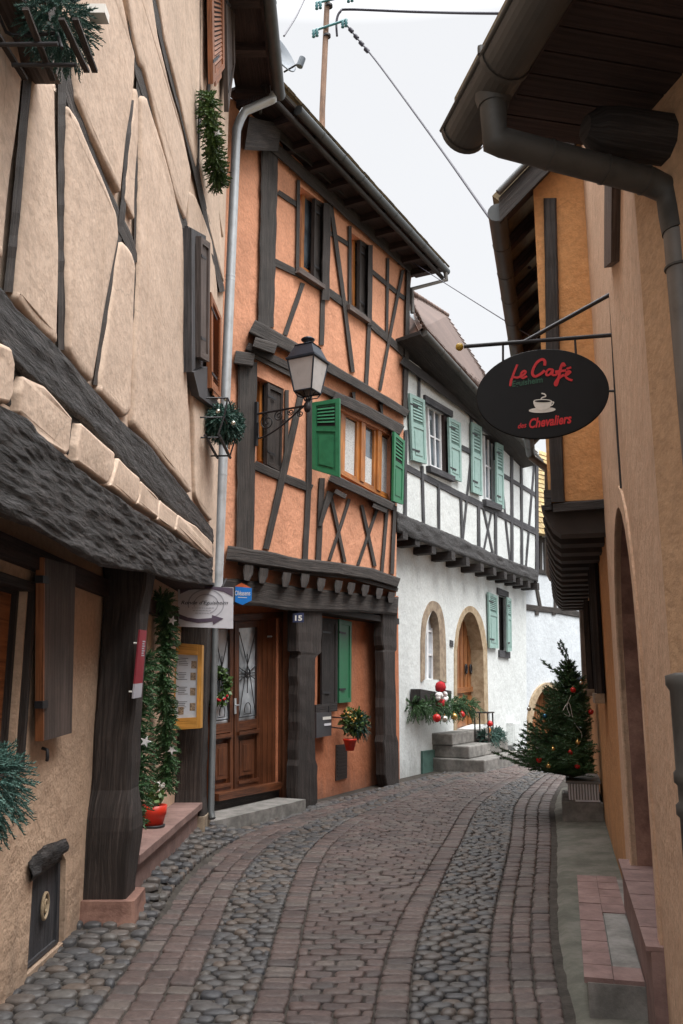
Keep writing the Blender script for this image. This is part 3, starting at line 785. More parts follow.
panels = {
 'a': [(-90, -150), (-2, -60), (14, 20), (24, 70), (14, 160), (3, 262), (-20, 250), (-90, 170)],
 'b': [(34, 70), (57, 80), (58, 170), (60, 250), (58, 346), (44, 333), (16, 300), (24, 190)],
 'c': [(68, 103), (78, 118), (95, 158), (118, 213), (120, 237), (108, 300), (94, 384), (80, 372), (68, 352), (67, 200)],
 'd': [(80, -60), (108, -60), (119, -20), (129, 30), (136, 54), (135.5, 82), (128, 135), (121.5, 196), (105, 165), (88, 128), (77, 100), (76, 40)],
 'g': [(136.8, 86), (139.2, 95), (138.4, 140), (134.5, 222), (124.5, 200), (130.5, 135)],
 'e': [(118, -60), (138, -60), (150, -20), (158, 35), (169, 81), (184, 134), (192, 175), (189.5, 192), (186, 222), (176, 197), (163, 148), (151, 98), (144, 70), (140, 66), (134, 40)],
 'f': [(141.5, 95), (147, 95), (158, 130), (172, 180), (183, 226), (184, 260), (186, 350), (190, 440), (191.5, 495), (170, 470), (134, 426), (135, 350), (138.5, 280), (140.5, 180)],
 'h': [(121, 238), (131, 249), (135.5, 264), (135.5, 290), (131.5, 412), (125, 419), (100, 394), (101, 375), (112, 300), (117, 262)],
 'i': [(148, -60), (190, -60), (200, -20), (200.5, 60), (199.5, 100), (197, 170), (187, 133), (176, 84), (165, 41)],
 'j': [(202, -20), (205, 5), (207, 35), (207, 88), (203.5, 105), (201.5, 88)],
 'k': [(203, 110), (209, 150), (219, 205), (223, 250), (224.5, 285), (218, 262), (210, 230), (204.5, 200), (200.5, 170)],
 'l': [(188, 190), (196, 195), (206, 222), (212, 240), (218, 290), (217, 400), (212, 523), (203, 511), (195.5, 498), (193, 400), (189, 300)],
 'a2': [(-160, -200), (-105, -160), (-100, 150), (-160, 90)],
 'm': [(211, -20), (219, 0), (224, 60), (225, 130), (224, 240), (217, 200), (211, 120)],
}
for k, p in panels.items():
    nr = k in 'abcdefhi'
    puff(L1, p, .040 if nr else .03, 0, .05 if nr else .035, 1, .01).build('plaster_panel', 'beige', bh)
blocks = [[(-20, 335), (10, 347), (15, 364), (14, 396), (10, 405), (-20, 400)],
 [(-90, 262), (-45, 300), (-36, 330), (-36, 372), (-60, 362), (-90, 340)],
 [(25, 375), (46, 385), (72, 417), (70, 452), (67, 456), (42, 442), (21, 413), (21, 392)],
 [(81, 422), (114, 452), (113, 470), (107, 485), (77, 463), (77, 445)],
 [(118, 457), (140, 477), (139, 498), (135, 505), (109, 487), (114, 470)],
 [(141, 480), (160, 498), (158, 519), (136, 505), (140, 494)],
 [(162, 499), (176, 514), (173, 531), (157, 521)],
 [(177, 514), (197, 526), (213, 542), (213, 559), (197, 549), (174, 531)]]
for p in blocks: puff(L1, p, .045, .0, .020, 1, .02, 4).build('plaster_block', 'beige', bh)
def tim(nm, pts, w_, o1=.022, m='t_grey'): return beam(bh, nm, L1, pts, w_, -.01, o1, m, .05)
tim('stud', [(32, 40), (28, 75), (18, 190), (8, 292)], [11, 11, 11, 11]); tim('stud', [(62, 70), (62, 250), (62, 350)], 10)
tim('brace', [(40, -60), (54, 20), (68, 90), (86, 145), (104, 190), (128, 240), (137, 262)], [12, 12, 13, 12, 12, 11, 8], .02)
tim('stud', [(131, 100), (124, 200), (118, 245), (106, 310), (96, 385)], 7, .014); tim('stud', [(139, 62), (137, 200), (134, 425)], 6, .014)
tim('brace', [(120, -60), (131, 20), (139, 75), (150, 110), (165, 160), (180, 215), (188, 232)], 8, .018)
tim('brace', [(142, -60), (155, 0), (168, 60), (183, 115), (197, 175), (210, 235), (222, 292)], [10, 10, 9, 8, 7, 7, 6], .02)
tim('stud', [(201, -40), (201.5, 60), (200, 170)], 4, .014); tim('stud', [(208, 0), (209, 110), (213, 190)], 3.5, .014)
# upstairs window at the far end with shutters opened against the wall
def lwin(pts, nm, mat, o0, o1, label=None):
    mb = MB(); q = L1.q(pts, o1); mb.quadbox(q, L1.n, o0-o1, 0); return mb.build(nm, mat, bh)
wo = lwin([(188, 226), (206, 236), (203, 366), (190, 372)], 'window', 't_slate', 0, .05)
q = L1.q([(189, 228), (192.5, 230), (193, 368), (189.5, 372)], .09); mb = MB(); mb.quadbox(q, L1.n, -.08, .02); mb.build('window_jamb', 't_slate', wo, bh)
for pts, lou in (([(195.5, 236), (205, 243), (204, 362), (195, 357)], 0), ([(206, 292), (217, 318), (216, 398), (206.5, 388)], .95), ([(206, -60), (219, -40), (220, 68), (208, 84)], .95), ([(221, -20), (230, 0), (231, 62), (224, 112)], 0)):
    q = L1.q(pts, .08); shut(bh, 'shutter', q, L1.n, 'w_shut' if lou == 0 else 'w_rust', 0, .05, lou, True, 22, 'dark')
q = L1.q([(190, 372), (206, 366), (215, 402), (212, 408), (196, 396)], .06); mb = MB(); mb.poly(q, L1.n, -.04, .03); mb.build('window_sill', 't_slate', wo, bh)
# eaves, roof and gutter
ze = 9.05
mb = MB(); mb.box((-1.36, 1.0, ze+.05), (-.86, E0+.05, ze+.10)); 
for i in range(12): mb.box((-1.36, 1.3+i*.75, ze-.06), (-.90, 1.42+i*.75, ze+.05))
mb.box((-.90, 1.0, ze-.03), (-.87, E0+.05, ze+.13)); mb.build('eaves', 't_soffit', bh)
mb = MB(); mb.quadbox([V((-.80, .8, ze+.10)), V((-.80, E0+.1, ze+.10)), V((-4.2, E0+.1, ze+3.9)), V((-4.2, .8, ze+3.9))], V((.72, 0, .69)), 0, .06); mb.build('roof', 'tile_old', bh)
gx, gz_ = -.80, ze+.01
gut = MB(); gut.tube([V((gx, 1.0, gz_)), V((gx, E0+.04, gz_-.03))], .075, 14); g_ = gut.build('gutter', 'gut_dark', bh)
for i in range(12): gb = MB(); gb.tube([V((gx, 1.4+.75*i, gz_-.0)), V((gx, 1.42+.75*i, gz_))], .079, 14); gb.build('gutter_bracket', 'gut_dark', g_, bh)
# silvery downpipe at the end of the house
Yp = E0-.02
p1 = atY(272, 86, Yp); p2 = atY(273, 99, Yp); p3 = atY(243, 112, Yp-.0); p4 = atY(236.5, 130, Yp)
p5 = atY(217.5, 588, Yp)
dp = MB(); dp.tube([p1, p2, p2.lerp(p3, .06), p2.lerp(p3, .94), p3.lerp(p4, .4), p4, p5], .058, 14)
dpo = dp.build('downpipe', 'zinc', bh)
cl = MB()
for y in (288, 292, 484, 566):
    p = p4.lerp(p5, (y-130)/(588-130)); cl.tube([p-V((0, 0, .012)), p+V((0, 0, .012))], .060, 14)
cl.build('pipe_collar', 'zinc', dpo, bh)
dp = MB(); dp.tube([p5, V((-1.42, E0-.1, 2.5)), V((-1.395, E0-.16, 2.2)), V((-1.385, E0-.16, .3)), V((-1.36, E0-.2, .22))], .036, 12); dp.build('lower_downpipe', 'zinc_gr', bh)
mb = MB()
for i in range(9):
    for s_ in (-1, 1):
        a = p2.lerp(p3, .15+i*.09)+V((0, 0, .05)); mb.tube([a, a+V((.02*s_, 0, .16))], .003, 3, False)
mb.build('bird_spikes', 'iron', dpo, bh)
# doorway side: sandstone step
mb = MB(); mb.box((-1.74, 6.40, .0), (-1.47, 9.14, .36)); mb.box((-1.74, 6.40, .355), (-1.43, 9.16, .415))
o = mb.build('doorstep', 'sand_p'); tag(o, 'long pink sandstone doorstep beside the big dark post', 'step')
# ================================================================ ORANGE house
O = Plane(-6.47, 0, .508, 1); OG = Plane(-6.47-.34, 0, .508, 1)     # upper facade, recessed ground floor
oh = thing('orange_house', 'narrow orange timber-framed house with green shutters and two thick dark ground floor posts', 'house', tuple(O.pt(11.3, 0)))
def sO(px, py, off=0): return O.sz(px, py, off)
# upper wall polygon, slightly crooked
wtop = [(221, 92), (262, 118), (300, 150), (340, 188), (380, 226), (413, 262)]
outl = [(205, 586)] + [(205, 90)] + wtop + [(409, 300), (405, 430), (397, 500), (396, 600)]
win1 = [(299.5, 186), (326, 205), (325, 288), (298, 270)]
win2 = [(350.5, 232), (370, 246), (369, 322), (350.5, 308)]
win3 = [(256.5, 376), (284, 389), (282, 474), (256.5, 461)]
win4 = [(337, 408), (392, 436), (391, 504), (335.5, 474)]
ow = wall_face(O, outl, [win1, win2, win3, win4], 0, .22).build('wall', 'orange', oh)
# roomy body behind the facade so the house has depth
mb = MB(); b0, b1 = 10.05, 17.0
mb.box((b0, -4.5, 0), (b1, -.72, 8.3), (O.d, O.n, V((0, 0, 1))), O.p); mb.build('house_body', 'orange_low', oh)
def ob(nm, pts, w_, o1=.035, m='t_grey', rough=.07): return beam(oh, nm, O, pts, w_, -.02, o1, m, rough)
ob('wall_plate', [(262, 137), (300, 170), (350, 214), (413, 268)], 11, .09, 't_brown'); ob('wall_plate', [(268, 124), (310, 158), (360, 203), (414, 252)], 11, .16, 't_black')
ob('corner_post', [(270, 150), (269, 200), (266, 327)], [17, 16, 16], .06)
ob('rail', [(278, 192), (299, 206)], 5.5, .02); ob('rail', [(327, 231), (351, 246)], 4.5, .02); ob('rail', [(370, 270), (405, 299)], 4.5, .02)
ob('rail', [(274, 262), (303, 276), (326, 290), (368, 321), (405, 354)], 7.5, .028)
ob('stud', [(298.5, 180), (297.5, 272)], 3.6, .03); ob('stud', [(327, 203), (325.5, 300)], 8, .05, 't_brown'); ob('stud', [(323, 295), (321.5, 345)], 5, .024)
ob('stud', [(350, 226), (350, 306)], 3.2, .03); ob('stud', [(370.5, 245), (369.5, 325)], 5, .045, 't_brown'); ob('stud', [(369.5, 320), (366, 390)], 4.2, .024)
ob('stud', [(388, 258), (387, 335)], 2.8, .02); ob('corner_post', [(409, 262), (405, 415)], 4.4, .05)
ob('brace', [(331, 205), (342, 285), (353, 372)], 4.2, .032); ob('brace', [(303, 283), (285, 335)], 4.8, .022); ob('brace', [(403, 270), (392, 325), (380, 390)], 3.2, .03)
ob('sill_beam', [(252, 326), (275, 338), (305, 354), (340, 374), (378, 396), (408, 414)], [15, 14, 12, 9, 8.5, 8], .13)
ob('floor_plate', [(247, 346), (280, 362), (300, 372)], [8, 8, 7], .07, 't_brown')
ob('rail', [(248, 352), (280, 368), (310, 383), (350, 402), (402, 428)], [7, 7, 7, 7, 7], .05)
ob('beam_end', [(235, 357), (254, 360)], 14, .14); ob('beam_end', [(254, 342), (276, 349)], 11, .20); ob('corbel_head', [(247, 133), (280, 138)], [34, 26], .24, 't_brown', .03)
ob('corner_post', [(247.5, 362), (246.5, 450), (245, 553)], [19, 18, 17], .05)
ob('stud', [(287, 390), (286, 470)], 4, .03); ob('brace', [(302, 390), (285, 466), (266, 549)], [6.5, 7.5, 6.5], .036)
ob('rail', [(254, 465), (284, 478), (312, 489)], 9, .026); ob('stud', [(309.5, 395), (309, 480), (305, 562)], 6, .03); ob('stud', [(322, 478), (318, 566)], 6, .03)
ob('brace', [(331, 492), (325, 508), (320, 526)], [8, 6, 4], .06)
ob('lintel', [(334, 396), (365, 410), (402, 431)], 11, .09); ob('window_sill', [(330, 477), (360, 491), (393, 507)], [9, 8, 8], .15)
ob('sill_corbel', [(335, 491), (346, 497)], 5, .12); ob('sill_corbel', [(373, 505), (387, 511)], 5, .12)
ob('stud', [(393.5, 430), (392.5, 510)], 5, .06, 't_brown')
for a, b in (((331, 495), (345, 562)), ((349.5, 499), (329.5, 560)), ((362, 505), (375, 566)), ((377.5, 508), (358, 565))): ob('brace', [a, b], 3.4, .03)
ob('stud', [(387, 510), (382, 572)], 3.4, .026); ob('corner_post', [(395, 506), (392, 574)], 4.0, .04)
ob('peg_wedge', [(353.5, 392), (355, 404)], [4, 1.5], .06); ob('peg_wedge', [(381, 404), (382.5, 416)], [4, 1.5], .06)
ob('jetty_beam', [(227, 553), (262, 558), (300, 565), (340, 569), (372, 574), (399, 583)], [15, 15, 13, 12, 11, 10], .20)
ob('jetty_moulding', [(238, 563), (300, 573), (350, 577), (398, 590)], 4, .14, 't_brown')
for x, y in ((249, 572), (264, 575), (287, 579), (305.6, 580), (322, 584), (339, 586), (352, 588), (366, 590), (380, 593), (392, 597)):
    s_ = 1-.35*(x-249)/150
    ob('joist_end', [(x, y-7*s_), (x-1, y+1), (x-2.5*s_, y+8.5*s_)], [9.5*s_, 10*s_, 6*s_], .19, 't_grey', .05)
ob('bressummer_beam', [(214, 590), (260, 594), (300, 599), (350, 602), (398, 606)], [25, 25, 23, 19, 17], .08)
# attic and side windows
def owin(name, pl, poly, inset, mat, cols, frac=1.0, pane='glass', root=oh):
    q = pl.q(poly, -inset); q = subq(q, 0, frac, 0, 1); return window(root, q, pl.n, mat, cols, 1, .10, .05, pane)
owin('w', O, win1, .16, 'w_frame', 2); owin('w', O, win2, .16, 'w_frame', 2); owin('w', O, win3, .16, 'w_frame', 2)
for wn_, x0, x1 in ((win1, .55, .98), (win2, .45, .98), (win3, .38, .98)):
    q = O.q(wn_, -.02); shut(oh, 'shutter', subq(q, x0, x1, .02, .98), O.n, 't_brown', -.05, .01, 0, True)
q = O.q([(301, 267), (325.5, 285), (325.5, 289), (299, 272)], .10); mb = MB(); mb.quadbox(q, O.n, -.16, 0); mb.build('window_sill', 'w_shut', oh)
q = O.q([(350, 304), (370.5, 319), (370.5, 323), (350, 309)], .10); mb = MB(); mb.quadbox(q, O.n, -.16, 0); mb.build('window_sill', 'w_shut', oh)
# the big first floor window: three lights
q = O.q(win4, -.12)
wn = MB(); frame_mb(wn, q, O.n, 0, .08, .04, .05)
for u in (.36, .66): wn.quadbox(subq(q, u-.035, u+.035, .05, .95), O.n, 0, .10)
wo = wn.build('window', 'w_frame', oh)
for u0, u1, pane in ((.04, .325, 'glass'), (.395, .625, 'glass'), (.695, .96, 'glass')):
    ss = subq(q, u0, u1, .05, .95); mb = MB(); frame_mb(mb, ss, O.n, .02, .065, .16, .04); mb.build('casement', 'w_frame', wo, oh)
    mb = MB(); mb.quadbox(subq(ss, .1, .9, .03, .97), O.n, .02, .025); mb.build('pane', pane, wo, oh)
    mb = MB(); mb.quadbox(subq(ss, .18, .82, .52 if u0 == .395 else .06, .94), O.n, .0255, .028); mb.build('lace_curtain', 'curtain', wo, oh)
# green shutters: the left one stands out from the wall facing the street corner
a1 = O.hit(311, 402.5, .10); a2 = O.hit(309, 469, .10)
SP = Plane(0, 0, 0, 1)
def facing(px0, px1, yt0, yt1, yb0, yb1, Ya, Yb):
    return [atY(px0, yt0, Ya), atY(px1, yt1, Yb), atY(px1, yb1, Yb), atY(px0, yb0, Ya)]
Ya = a1.y
q = facing(312, 339.5, 402.5, 398, 469, 477, Ya, Ya-.12)
shut(oh, 'shutter', q, qn(q), 'green', -.05, .0, .38, False, 5, 'dark')
q2 = O.q([(394.5, 431.5), (405, 441), (403.3, 504.5), (393.4, 501)], .14); shut(oh, 'shutter', q2, O.n, 'green', -.04, .0, .42, False, 5)
# --- ground floor
gout = [(190, 606), (300, 596), (398, 596), (400, 800), (376, 803), (318, 822), (190, 850)]
door_o = [(206, 616), (277, 612), (276, 800), (206, 814)]
win5 = [(318, 619), (337, 620), (336.5, 706), (317, 708)]
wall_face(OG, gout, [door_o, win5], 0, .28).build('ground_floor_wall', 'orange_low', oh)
mb = MB(); mb.box((10.5, -.5, 2.62), (16.5, -.01, 2.72), (O.d, O.n, V((0, 0, 1))), O.p); mb.build('jetty_soffit', 't_black', oh)
# posts on the facade line
def opost(cx, cy, wt, top, shelf, foot, base, lean=0):
    """post given by pixel profile: list of (y, xl, xr)"""
    rings = []
    for y, xl, xr in cx:
        A = O.hit(xl, y, .02); Bp = O.hit(xr, y, .02); e = R.uniform(-.006, .006)
        A = A+O.n*e; A0 = A-O.n*.16; B0_ = Bp-O.n*.36
        t = (Bp-A); b = t.normalized()*.02
        rings.append([A0, A-O.n*.02, A+b, A.lerp(Bp, .5)+O.n*R.uniform(-.004, .006), Bp-b, Bp-O.n*.02, B0_])
    vs = [v for r in rings for v in r]; fs = []; us = []; n = 7; acc = 0
    for i in range(len(rings)-1):
        c = 0; l = abs(rings[i+1][2].z-rings[i][2].z)
        for k in range(n-1):
            d = (rings[0][k+1]-rings[0][k]).length
            fs.append([i*n+k, i*n+k+1, (i+1)*n+k+1, (i+1)*n+k]); us.append([(acc, c), (acc, c+d), (acc+l, c+d), (acc+l, c)]); c += d
        acc += l
    fs.append(list(range(n))); us.append(None); fs.append([(len(rings)-1)*n+k for k in range(n)]); us.append(None)
    return MB().add(vs, fs, us).build('post', 't_brown', oh)
def prof(keys, dy=9):
    o_ = []
    for i in range(len(keys)-1):
        a, b = keys[i], keys[i+1]; n = max(1, int((b[0]-a[0])/dy))
        for j in range(n):
            t = j/n; o_.append((a[0]+(b[0]-a[0])*t, a[1]+(b[1]-a[1])*t+R.uniform(-.4, .4), a[2]+(b[2]-a[2])*t+R.uniform(-.4, .4)))
    o_.append(keys[-1]); return o_
opost(prof([(596, 298, 323), (651, 298, 322), (652.5, 300, 322), (655, 300, 319), (658, 299, 316), (740, 298.5, 315.5), (760, 298, 316), (766, 297, 318), (800, 297, 318.5), (811, 299, 317)]), 0, 0, 0, 0, 0, 0)
opost(prof([(600, 382, 397.5), (645, 383, 397.5), (650, 384, 397), (652, 384, 395.5), (735, 384.5, 397), (742, 384, 399), (775, 385, 399.5), (789, 388, 399.5)]), 0, 0, 0, 0, 0, 0)
# entrance door in the recessed wall
dn = OG.n; dq = OG.q(door_o, -.07)
mb = MB(); mb.quadbox(subq(dq, -.02, 1.02, -.01, 1.02), dn, -.06, 0); mb.quadbox(subq(dq, 0, .028, 0, 1), dn, 0, .07); mb.quadbox(subq(dq, .955, 1.0, 0, 1), dn, 0, .10); mb.quadbox(subq(dq, .028, .955, 0, .035), dn, 0, .10)
dr = mb.build('door', 'w_door', oh)
def leaf(u0, u1, nm):
    q = subq(dq, u0, u1, .04, .93); mb = MB(); 
    mb.quadbox(subq(q, 0, .15, 0, 1), dn, 0, .045); mb.quadbox(subq(q, .85, 1, 0, 1), dn, 0, .045)
    for v0, v1 in ((0, .04), (.585, .64), (.66, .675), (.93, 1.0)): mb.quadbox(subq(q, .15, .85, v0, v1), dn, 0, .044)
    mb.quadbox(subq(q, .10, .90, .645, .665), dn, .044, .075); mb.quadbox(subq(q, .12, .88, .925, .945), dn, .044, .06)
    mb.quadbox(subq(q, .22, .78, .70, .90), dn, 0, .03); mb.quadbox(subq(q, .34, .66, .725, .875), dn, .03, .037)
    l = mb.build(nm, 'w_door', dr, oh)
    g = MB(); g.quadbox(subq(q, .15, .85, .04, .585), dn, .004, .010); g.build('door_glass', 'glass_l', dr, oh)
    ir = MB(); gq = subq(q, .15, .85, .05, .575)
    def S(a, b, r=.006): ir.tube([bil(gq, *a)+dn*.035, bil(gq, *b)+dn*.035], r, 5, False)
    for a, b in (((.03, .02), (.03, .98)), ((.97, .02), (.97, .98)), ((.03, .98), (.97, .98)), ((.05, .02), (.62, .5)), ((.95, .02), (.38, .5)), ((.38, .5), (.05, .97)), ((.62, .5), (.95, .97)), ((.5, .28), (.5, .72)), ((.03, .42), (.97, .58)), ((.03, .58), (.97, .42)), ((.03, .5), (.97, .5))): S(a, b)
    c = [bil(gq, .5+.13*math.cos(a), .5+.055*math.sin(a))+dn*.04 for a in [i*math.pi/6 for i in range(13)]]; ir.tube(c, .007, 5, False)
    c = [bil(gq, .5+.17*math.cos(a), .90-.075*math.sin(a))+dn*.04 for a in [math.pi*i/6-.6 for i in range(9)]]; ir.tube(c, .006, 5, False); S((.3, .95), (.7, .95))
    ir.build('iron_grille', 'iron', dr, oh)
leaf(.03, .315, 'door_leaf'); leaf(.335, .71, 'door_leaf')
mb = MB(); mb.quadbox(subq(dq, .71, .955, .035, .93), dn, 0, .05)
for k in range(3): mb.quadbox(subq(dq, .725+.075*k, .795+.075*k, .04, .93), dn, .05, .056)
mb.build('side_panel', 'w_door', dr, oh)
mb = MB(); mb.quadbox(subq(dq, .02, .93, .90, .935), dn, .0, .16); mb.build('door_ledge', 'w_door', dr, oh)
mb = MB(); mb.quadbox(subq(dq, 0, 1, .935, 1.02), dn, 0, .09); mb.build('door_base', 't_black', dr, oh)
mb = MB(); q = subq(dq, .325, .35, .44, .52); mb.quadbox(q, dn, .045, .055); p = bil(dq, .34, .475); mb.tube([p+dn*.05, p+dn*.10, p+dn*.10+dn.cross(V((0, 0, 1)))*.08], .009, 6); mb.build('door_handle', 'zinc', dr, oh)
mb = MB(); p = bil(dq, .80, .13); mb.tube([p+dn*.05, p+dn*.12], .012, 8); mb.build('door_bell', 'zinc', dr, oh)
# threshold stone
A = atZ(206, 834, 0.02); Bq = atZ(305, 810, 0.02)
mb = MB(); sA = (A-O.p).dot(O.d); sB = (Bq-O.p).dot(O.d)
o = MB().box((sA-.25, -.55, -.02), (sB-.02, .16, .155), (O.d, O.n, V((0, 0, 1))), O.p).build('threshold_step', 'concrete'); tag(o, 'long grey stone threshold below the brown glazed double door', 'step')
# ground floor window, shutter, vent
q = OG.q(win5, -.14); window(oh, q, OG.n, 'w_frame', 1, 1, .12, .04)
q = OG.q([(322, 618), (338, 619.5), (337.5, 707), (322, 707)], .05); shut(oh, 'shutter', q, OG.n, 't_black', -.03, .0, 0, True)
q = OG.q([(338.5, 619), (351, 622), (350.5, 702), (338.5, 703)], .04); shut(oh, 'shutter', q, OG.n, 'green', -.02, .015, 0, True, label='plain green shutter folded open on the ground floor')
q = OG.q([(316, 705), (337.5, 704), (337.5, 711), (316, 713)], .10); mb = MB(); mb.quadbox(q, OG.n, -.12, 0); mb.build('window_sill', 't_black', oh)
q = OG.q([(336.5, 745), (347.5, 744), (347.2, 778), (336, 781)], .015); mb = MB(); mb.quadbox(q, OG.n, -.02, 0)
for i in range(9): mb.quadbox(subq(q, .1, .9, .05+.1*i, .10+.1*i), OG.n, 0, .008)
mb.build('vent_grille', 'brown_m', oh)
# eaves, roof, gutter
gL = O.hit(298, 110, .62); gR = O.hit(447, 272, .62)
# continue the gutter on one straight line
ge = MB(); ge.tube([gL, gR], .068, 14); g_ = ge.build('gutter', 'gut_dark', oh)
for i in range(1, 9):
    gb = MB(); p = gL.lerp(gR, i/9); t = (gR-gL).normalized(); gb.tube([p-t*.012, p+t*.012], .073, 14); gb.build('gutter_bracket', 'gut_dark', g_, oh)
up = V((0, 0, 1)); t = (gR-gL).normalized()
gL_ = gL; gL = gL - t*.75; inL = gL - O.n*.66 + up*.02; inR = gR - O.n*.66 + up*.02
mb = MB(); mb.box8([gL+up*.02-O.n*.05, gR+up*.02-O.n*.05, inR, inL], [gL+up*.06-O.n*.05, gR+up*.06-O.n*.05, inR+up*.04, inL+up*.04])
for i in range(11):
    p = gL.lerp(gR, (i+.3)/11)-O.n*.08; mb.box((0, 0, -.10), (.11, -.62, .02), (t, O.n, up), p)
mb.build('eaves', 't_soffit', oh)
mb = MB(); mb.tube([gL-O.n*.10-up*.10, gR-O.n*.10-up*.10], .045, 6); mb.build('fascia', 't_black', oh)
def tiled(mb, p0, p1, up_, n, rows, cols, w_round=True):
    """beaver-tail tiles on a slope: p0-p1 eave edge, up_ = vector up the slope"""
    e = (p1-p0); 
    for r in range(rows):
        for c in range(cols):
            o = (.5 if r % 2 else 0); u0 = (c+o)/cols; u1 = min(1, (c+o+.94)/cols)
            if u0 >= 1: continue
            a = p0+e*u0+up_*(r/rows); b = p0+e*u1+up_*(r/rows); h = up_*(1.15/rows); k = R.uniform(0, .008)
            mb.add([a+n*(.03+k), b+n*(.03+k), b+h+n*.006, a+h+n*.006, a+n*.0, b+n*.0], [[0, 1, 2, 3], [4, 5, 1, 0]])
rb0 = gL-O.n*.02+up*.08; rb1 = gR-O.n*.02+up*.08; sl = (-O.n*3.0+up*3.3)
nn = (up*3.0+O.n*3.3).normalized()
mb = MB(); mb.box8([rb0, rb1, rb1+sl, rb0+sl], [rb0+nn*.04, rb1+nn*.04, rb1+sl+nn*.04, rb0+sl+nn*.04]); 
rf = mb.build('roof', 'tile_old', oh); mb = MB(); tiled(mb, rb0+nn*.04-sl*.01, rb1+nn*.04-sl*.01, sl, nn, 26, 34); mb.build('roof_tiles', 'tile_old', rf, oh)
mb = MB(); mb.box8([rb0-up*.02, rb0+sl-up*.02, rb0+sl-up*.3, rb0-up*.3], [rb0-up*.02-t*.04, rb0+sl-up*.02-t*.04, rb0+sl-up*.3-t*.04, rb0-up*.3-t*.04]); mb.build('bargeboard', 't_black', rf, oh)
mb = MB(); mb.tube([rb0+up*.01-t*.05, rb0+sl+up*.01-t*.05], .022, 6); mb.build('verge_flashing', 'zinc', rf, oh)
e0 = gR-up*.06; p_ = O.hit(412, 289, .06); mb = MB(); mb.tube([gR-t*.10-up*.05, e0-t*.05-up*.13, p_, p_-up*.5], .042, 12); mb.build('downpipe', 'zinc_old', oh)
# ================================================================ WHITE house
W = Plane(-7.65, 0, .56, 1); JW = .35
wh = thing('white_house', 'white house with arched doorway, pale green shutters and half-timbered jettied upper floor', 'house', tuple(W.pt(19.5, 0)))
lout = [(385, 500), (400, 520), (470, 552), (526, 570), (527, 770), (385, 800)]
arw = [(425, 679), (425.5, 640), (428, 622), (432, 611.5), (435, 612), (438, 620), (439.5, 640), (440, 680)]
ard = [(457, 734), (457, 650), (459.5, 630), (464, 616), (469, 610.5), (475, 615), (480, 629), (483.5, 650), (485, 724)]
w4 = [(498.5, 594), (507.5, 598), (508, 652), (499.3, 650)]
def sm2(pts, k=4):
    pts = [V((x, y, 0)) for x, y in pts]; c = [pts[0]]+catmull(pts[1:-1], k)+[pts[-1]]; return [(p.x, p.y) for p in c]
wall_face(W, lout, [sm2(arw), sm2(ard), w4], 0, .36).build('ground_floor_wall', 'white', wh)
mb = MB(); mb.box((17.6, -6, 0), (24.2, -.45, 7.0), (W.d, W.n, up), W.p); mb.build('house_body', 'white', wh)
uout = [(396, 350), (404, 356), (470, 402), (539, 449), (537.5, 574), (470, 545), (396, 518)]
wa = [(425, 403), (449.5, 417), (449, 476), (428, 467)]; wb = [(482, 430), (497, 442), (497, 505), (483.5, 500)]
wall_face(W, uout, [wa, wb], JW, .25).build('upper_wall', 'white', wh)
def wbm(nm, pts, w_, o1=.022, m='t_slate', rough=.06, o0=-.02): return beam(wh, nm, W, pts, w_, JW+o0, JW+o1, m, rough, 9)
wbm('rail', [(404, 466), (430, 480), (464, 497), (500, 514), (538, 533)], 6.5, .026); wbm('rail', [(461, 447), (473, 453)], 5, .02); wbm('rail', [(503, 475), (538, 496)], 4, .02)
for a, b, x in (((406, 430), (405.5, 517), 3), ((422.5, 466), (424, 525), 2.6), ((439, 484), (439.3, 531), 2.4), ((461, 493), (462.5, 540), 2.6), ((478.8, 502), (479.2, 549), 3), ((496, 512), (496.3, 556), 2.6), ((512, 440), (512.4, 562), 2.8), ((521.5, 446), (522.3, 567), 2.4), ((537, 455), (537.3, 573), 3.2), ((419.5, 372), (419.3, 398), 2.6), ((472, 404), (471.5, 424), 2.4)): wbm('stud', [a, b], x, .024)
for a, b in (((471.5, 455), (463, 540)), ((483, 505), (493, 553)), ((491.5, 512), (484, 550)), ((503.8, 500), (510, 560)), ((534.5, 462), (526, 568)), ((497.5, 445), (504.5, 505))): wbm('brace', [a, b], 2.0, .016)
wbm('wall_plate', [(402, 360), (440, 388), (480, 418), (539, 461)], 8, .10, 't_black')
gnarl(Plane(-7.65, 0, .56, 1), [(397, 511), (420, 521), (462, 538), (500, 556), (538, 570)], [(397, 531), (420, 541), (462, 556), (500, 569), (538, 582)], .0, JW+.06, 8, 2.2, .03, 3, 7).build('jetty_beam', 't_gnarl', wh)
for i in range(15):
    s_ = 16.05+i*.47; z = W.sz(403, 536, .1)[1] if i < 0 else None
    x = 400+(538-400)*((i+.5)/15)
for x, y in ((402, 536), (416, 543), (432, 551), (449, 558), (463, 564), (477.5, 570), (491, 574), (502, 578), (510, 581), (519, 584), (527, 587), (535, 589)):
    h = W.hit(x, y-6, JW); o_ = V((h.x, h.y, h.z)); mb = MB(); e = R.uniform(-.03, .05)
    mb.box((-.10, -JW-.05, -.17), (.10, .06+e, 0), (W.d, W.n, up), o_)
    mb.build('joist', 't_black', wh)
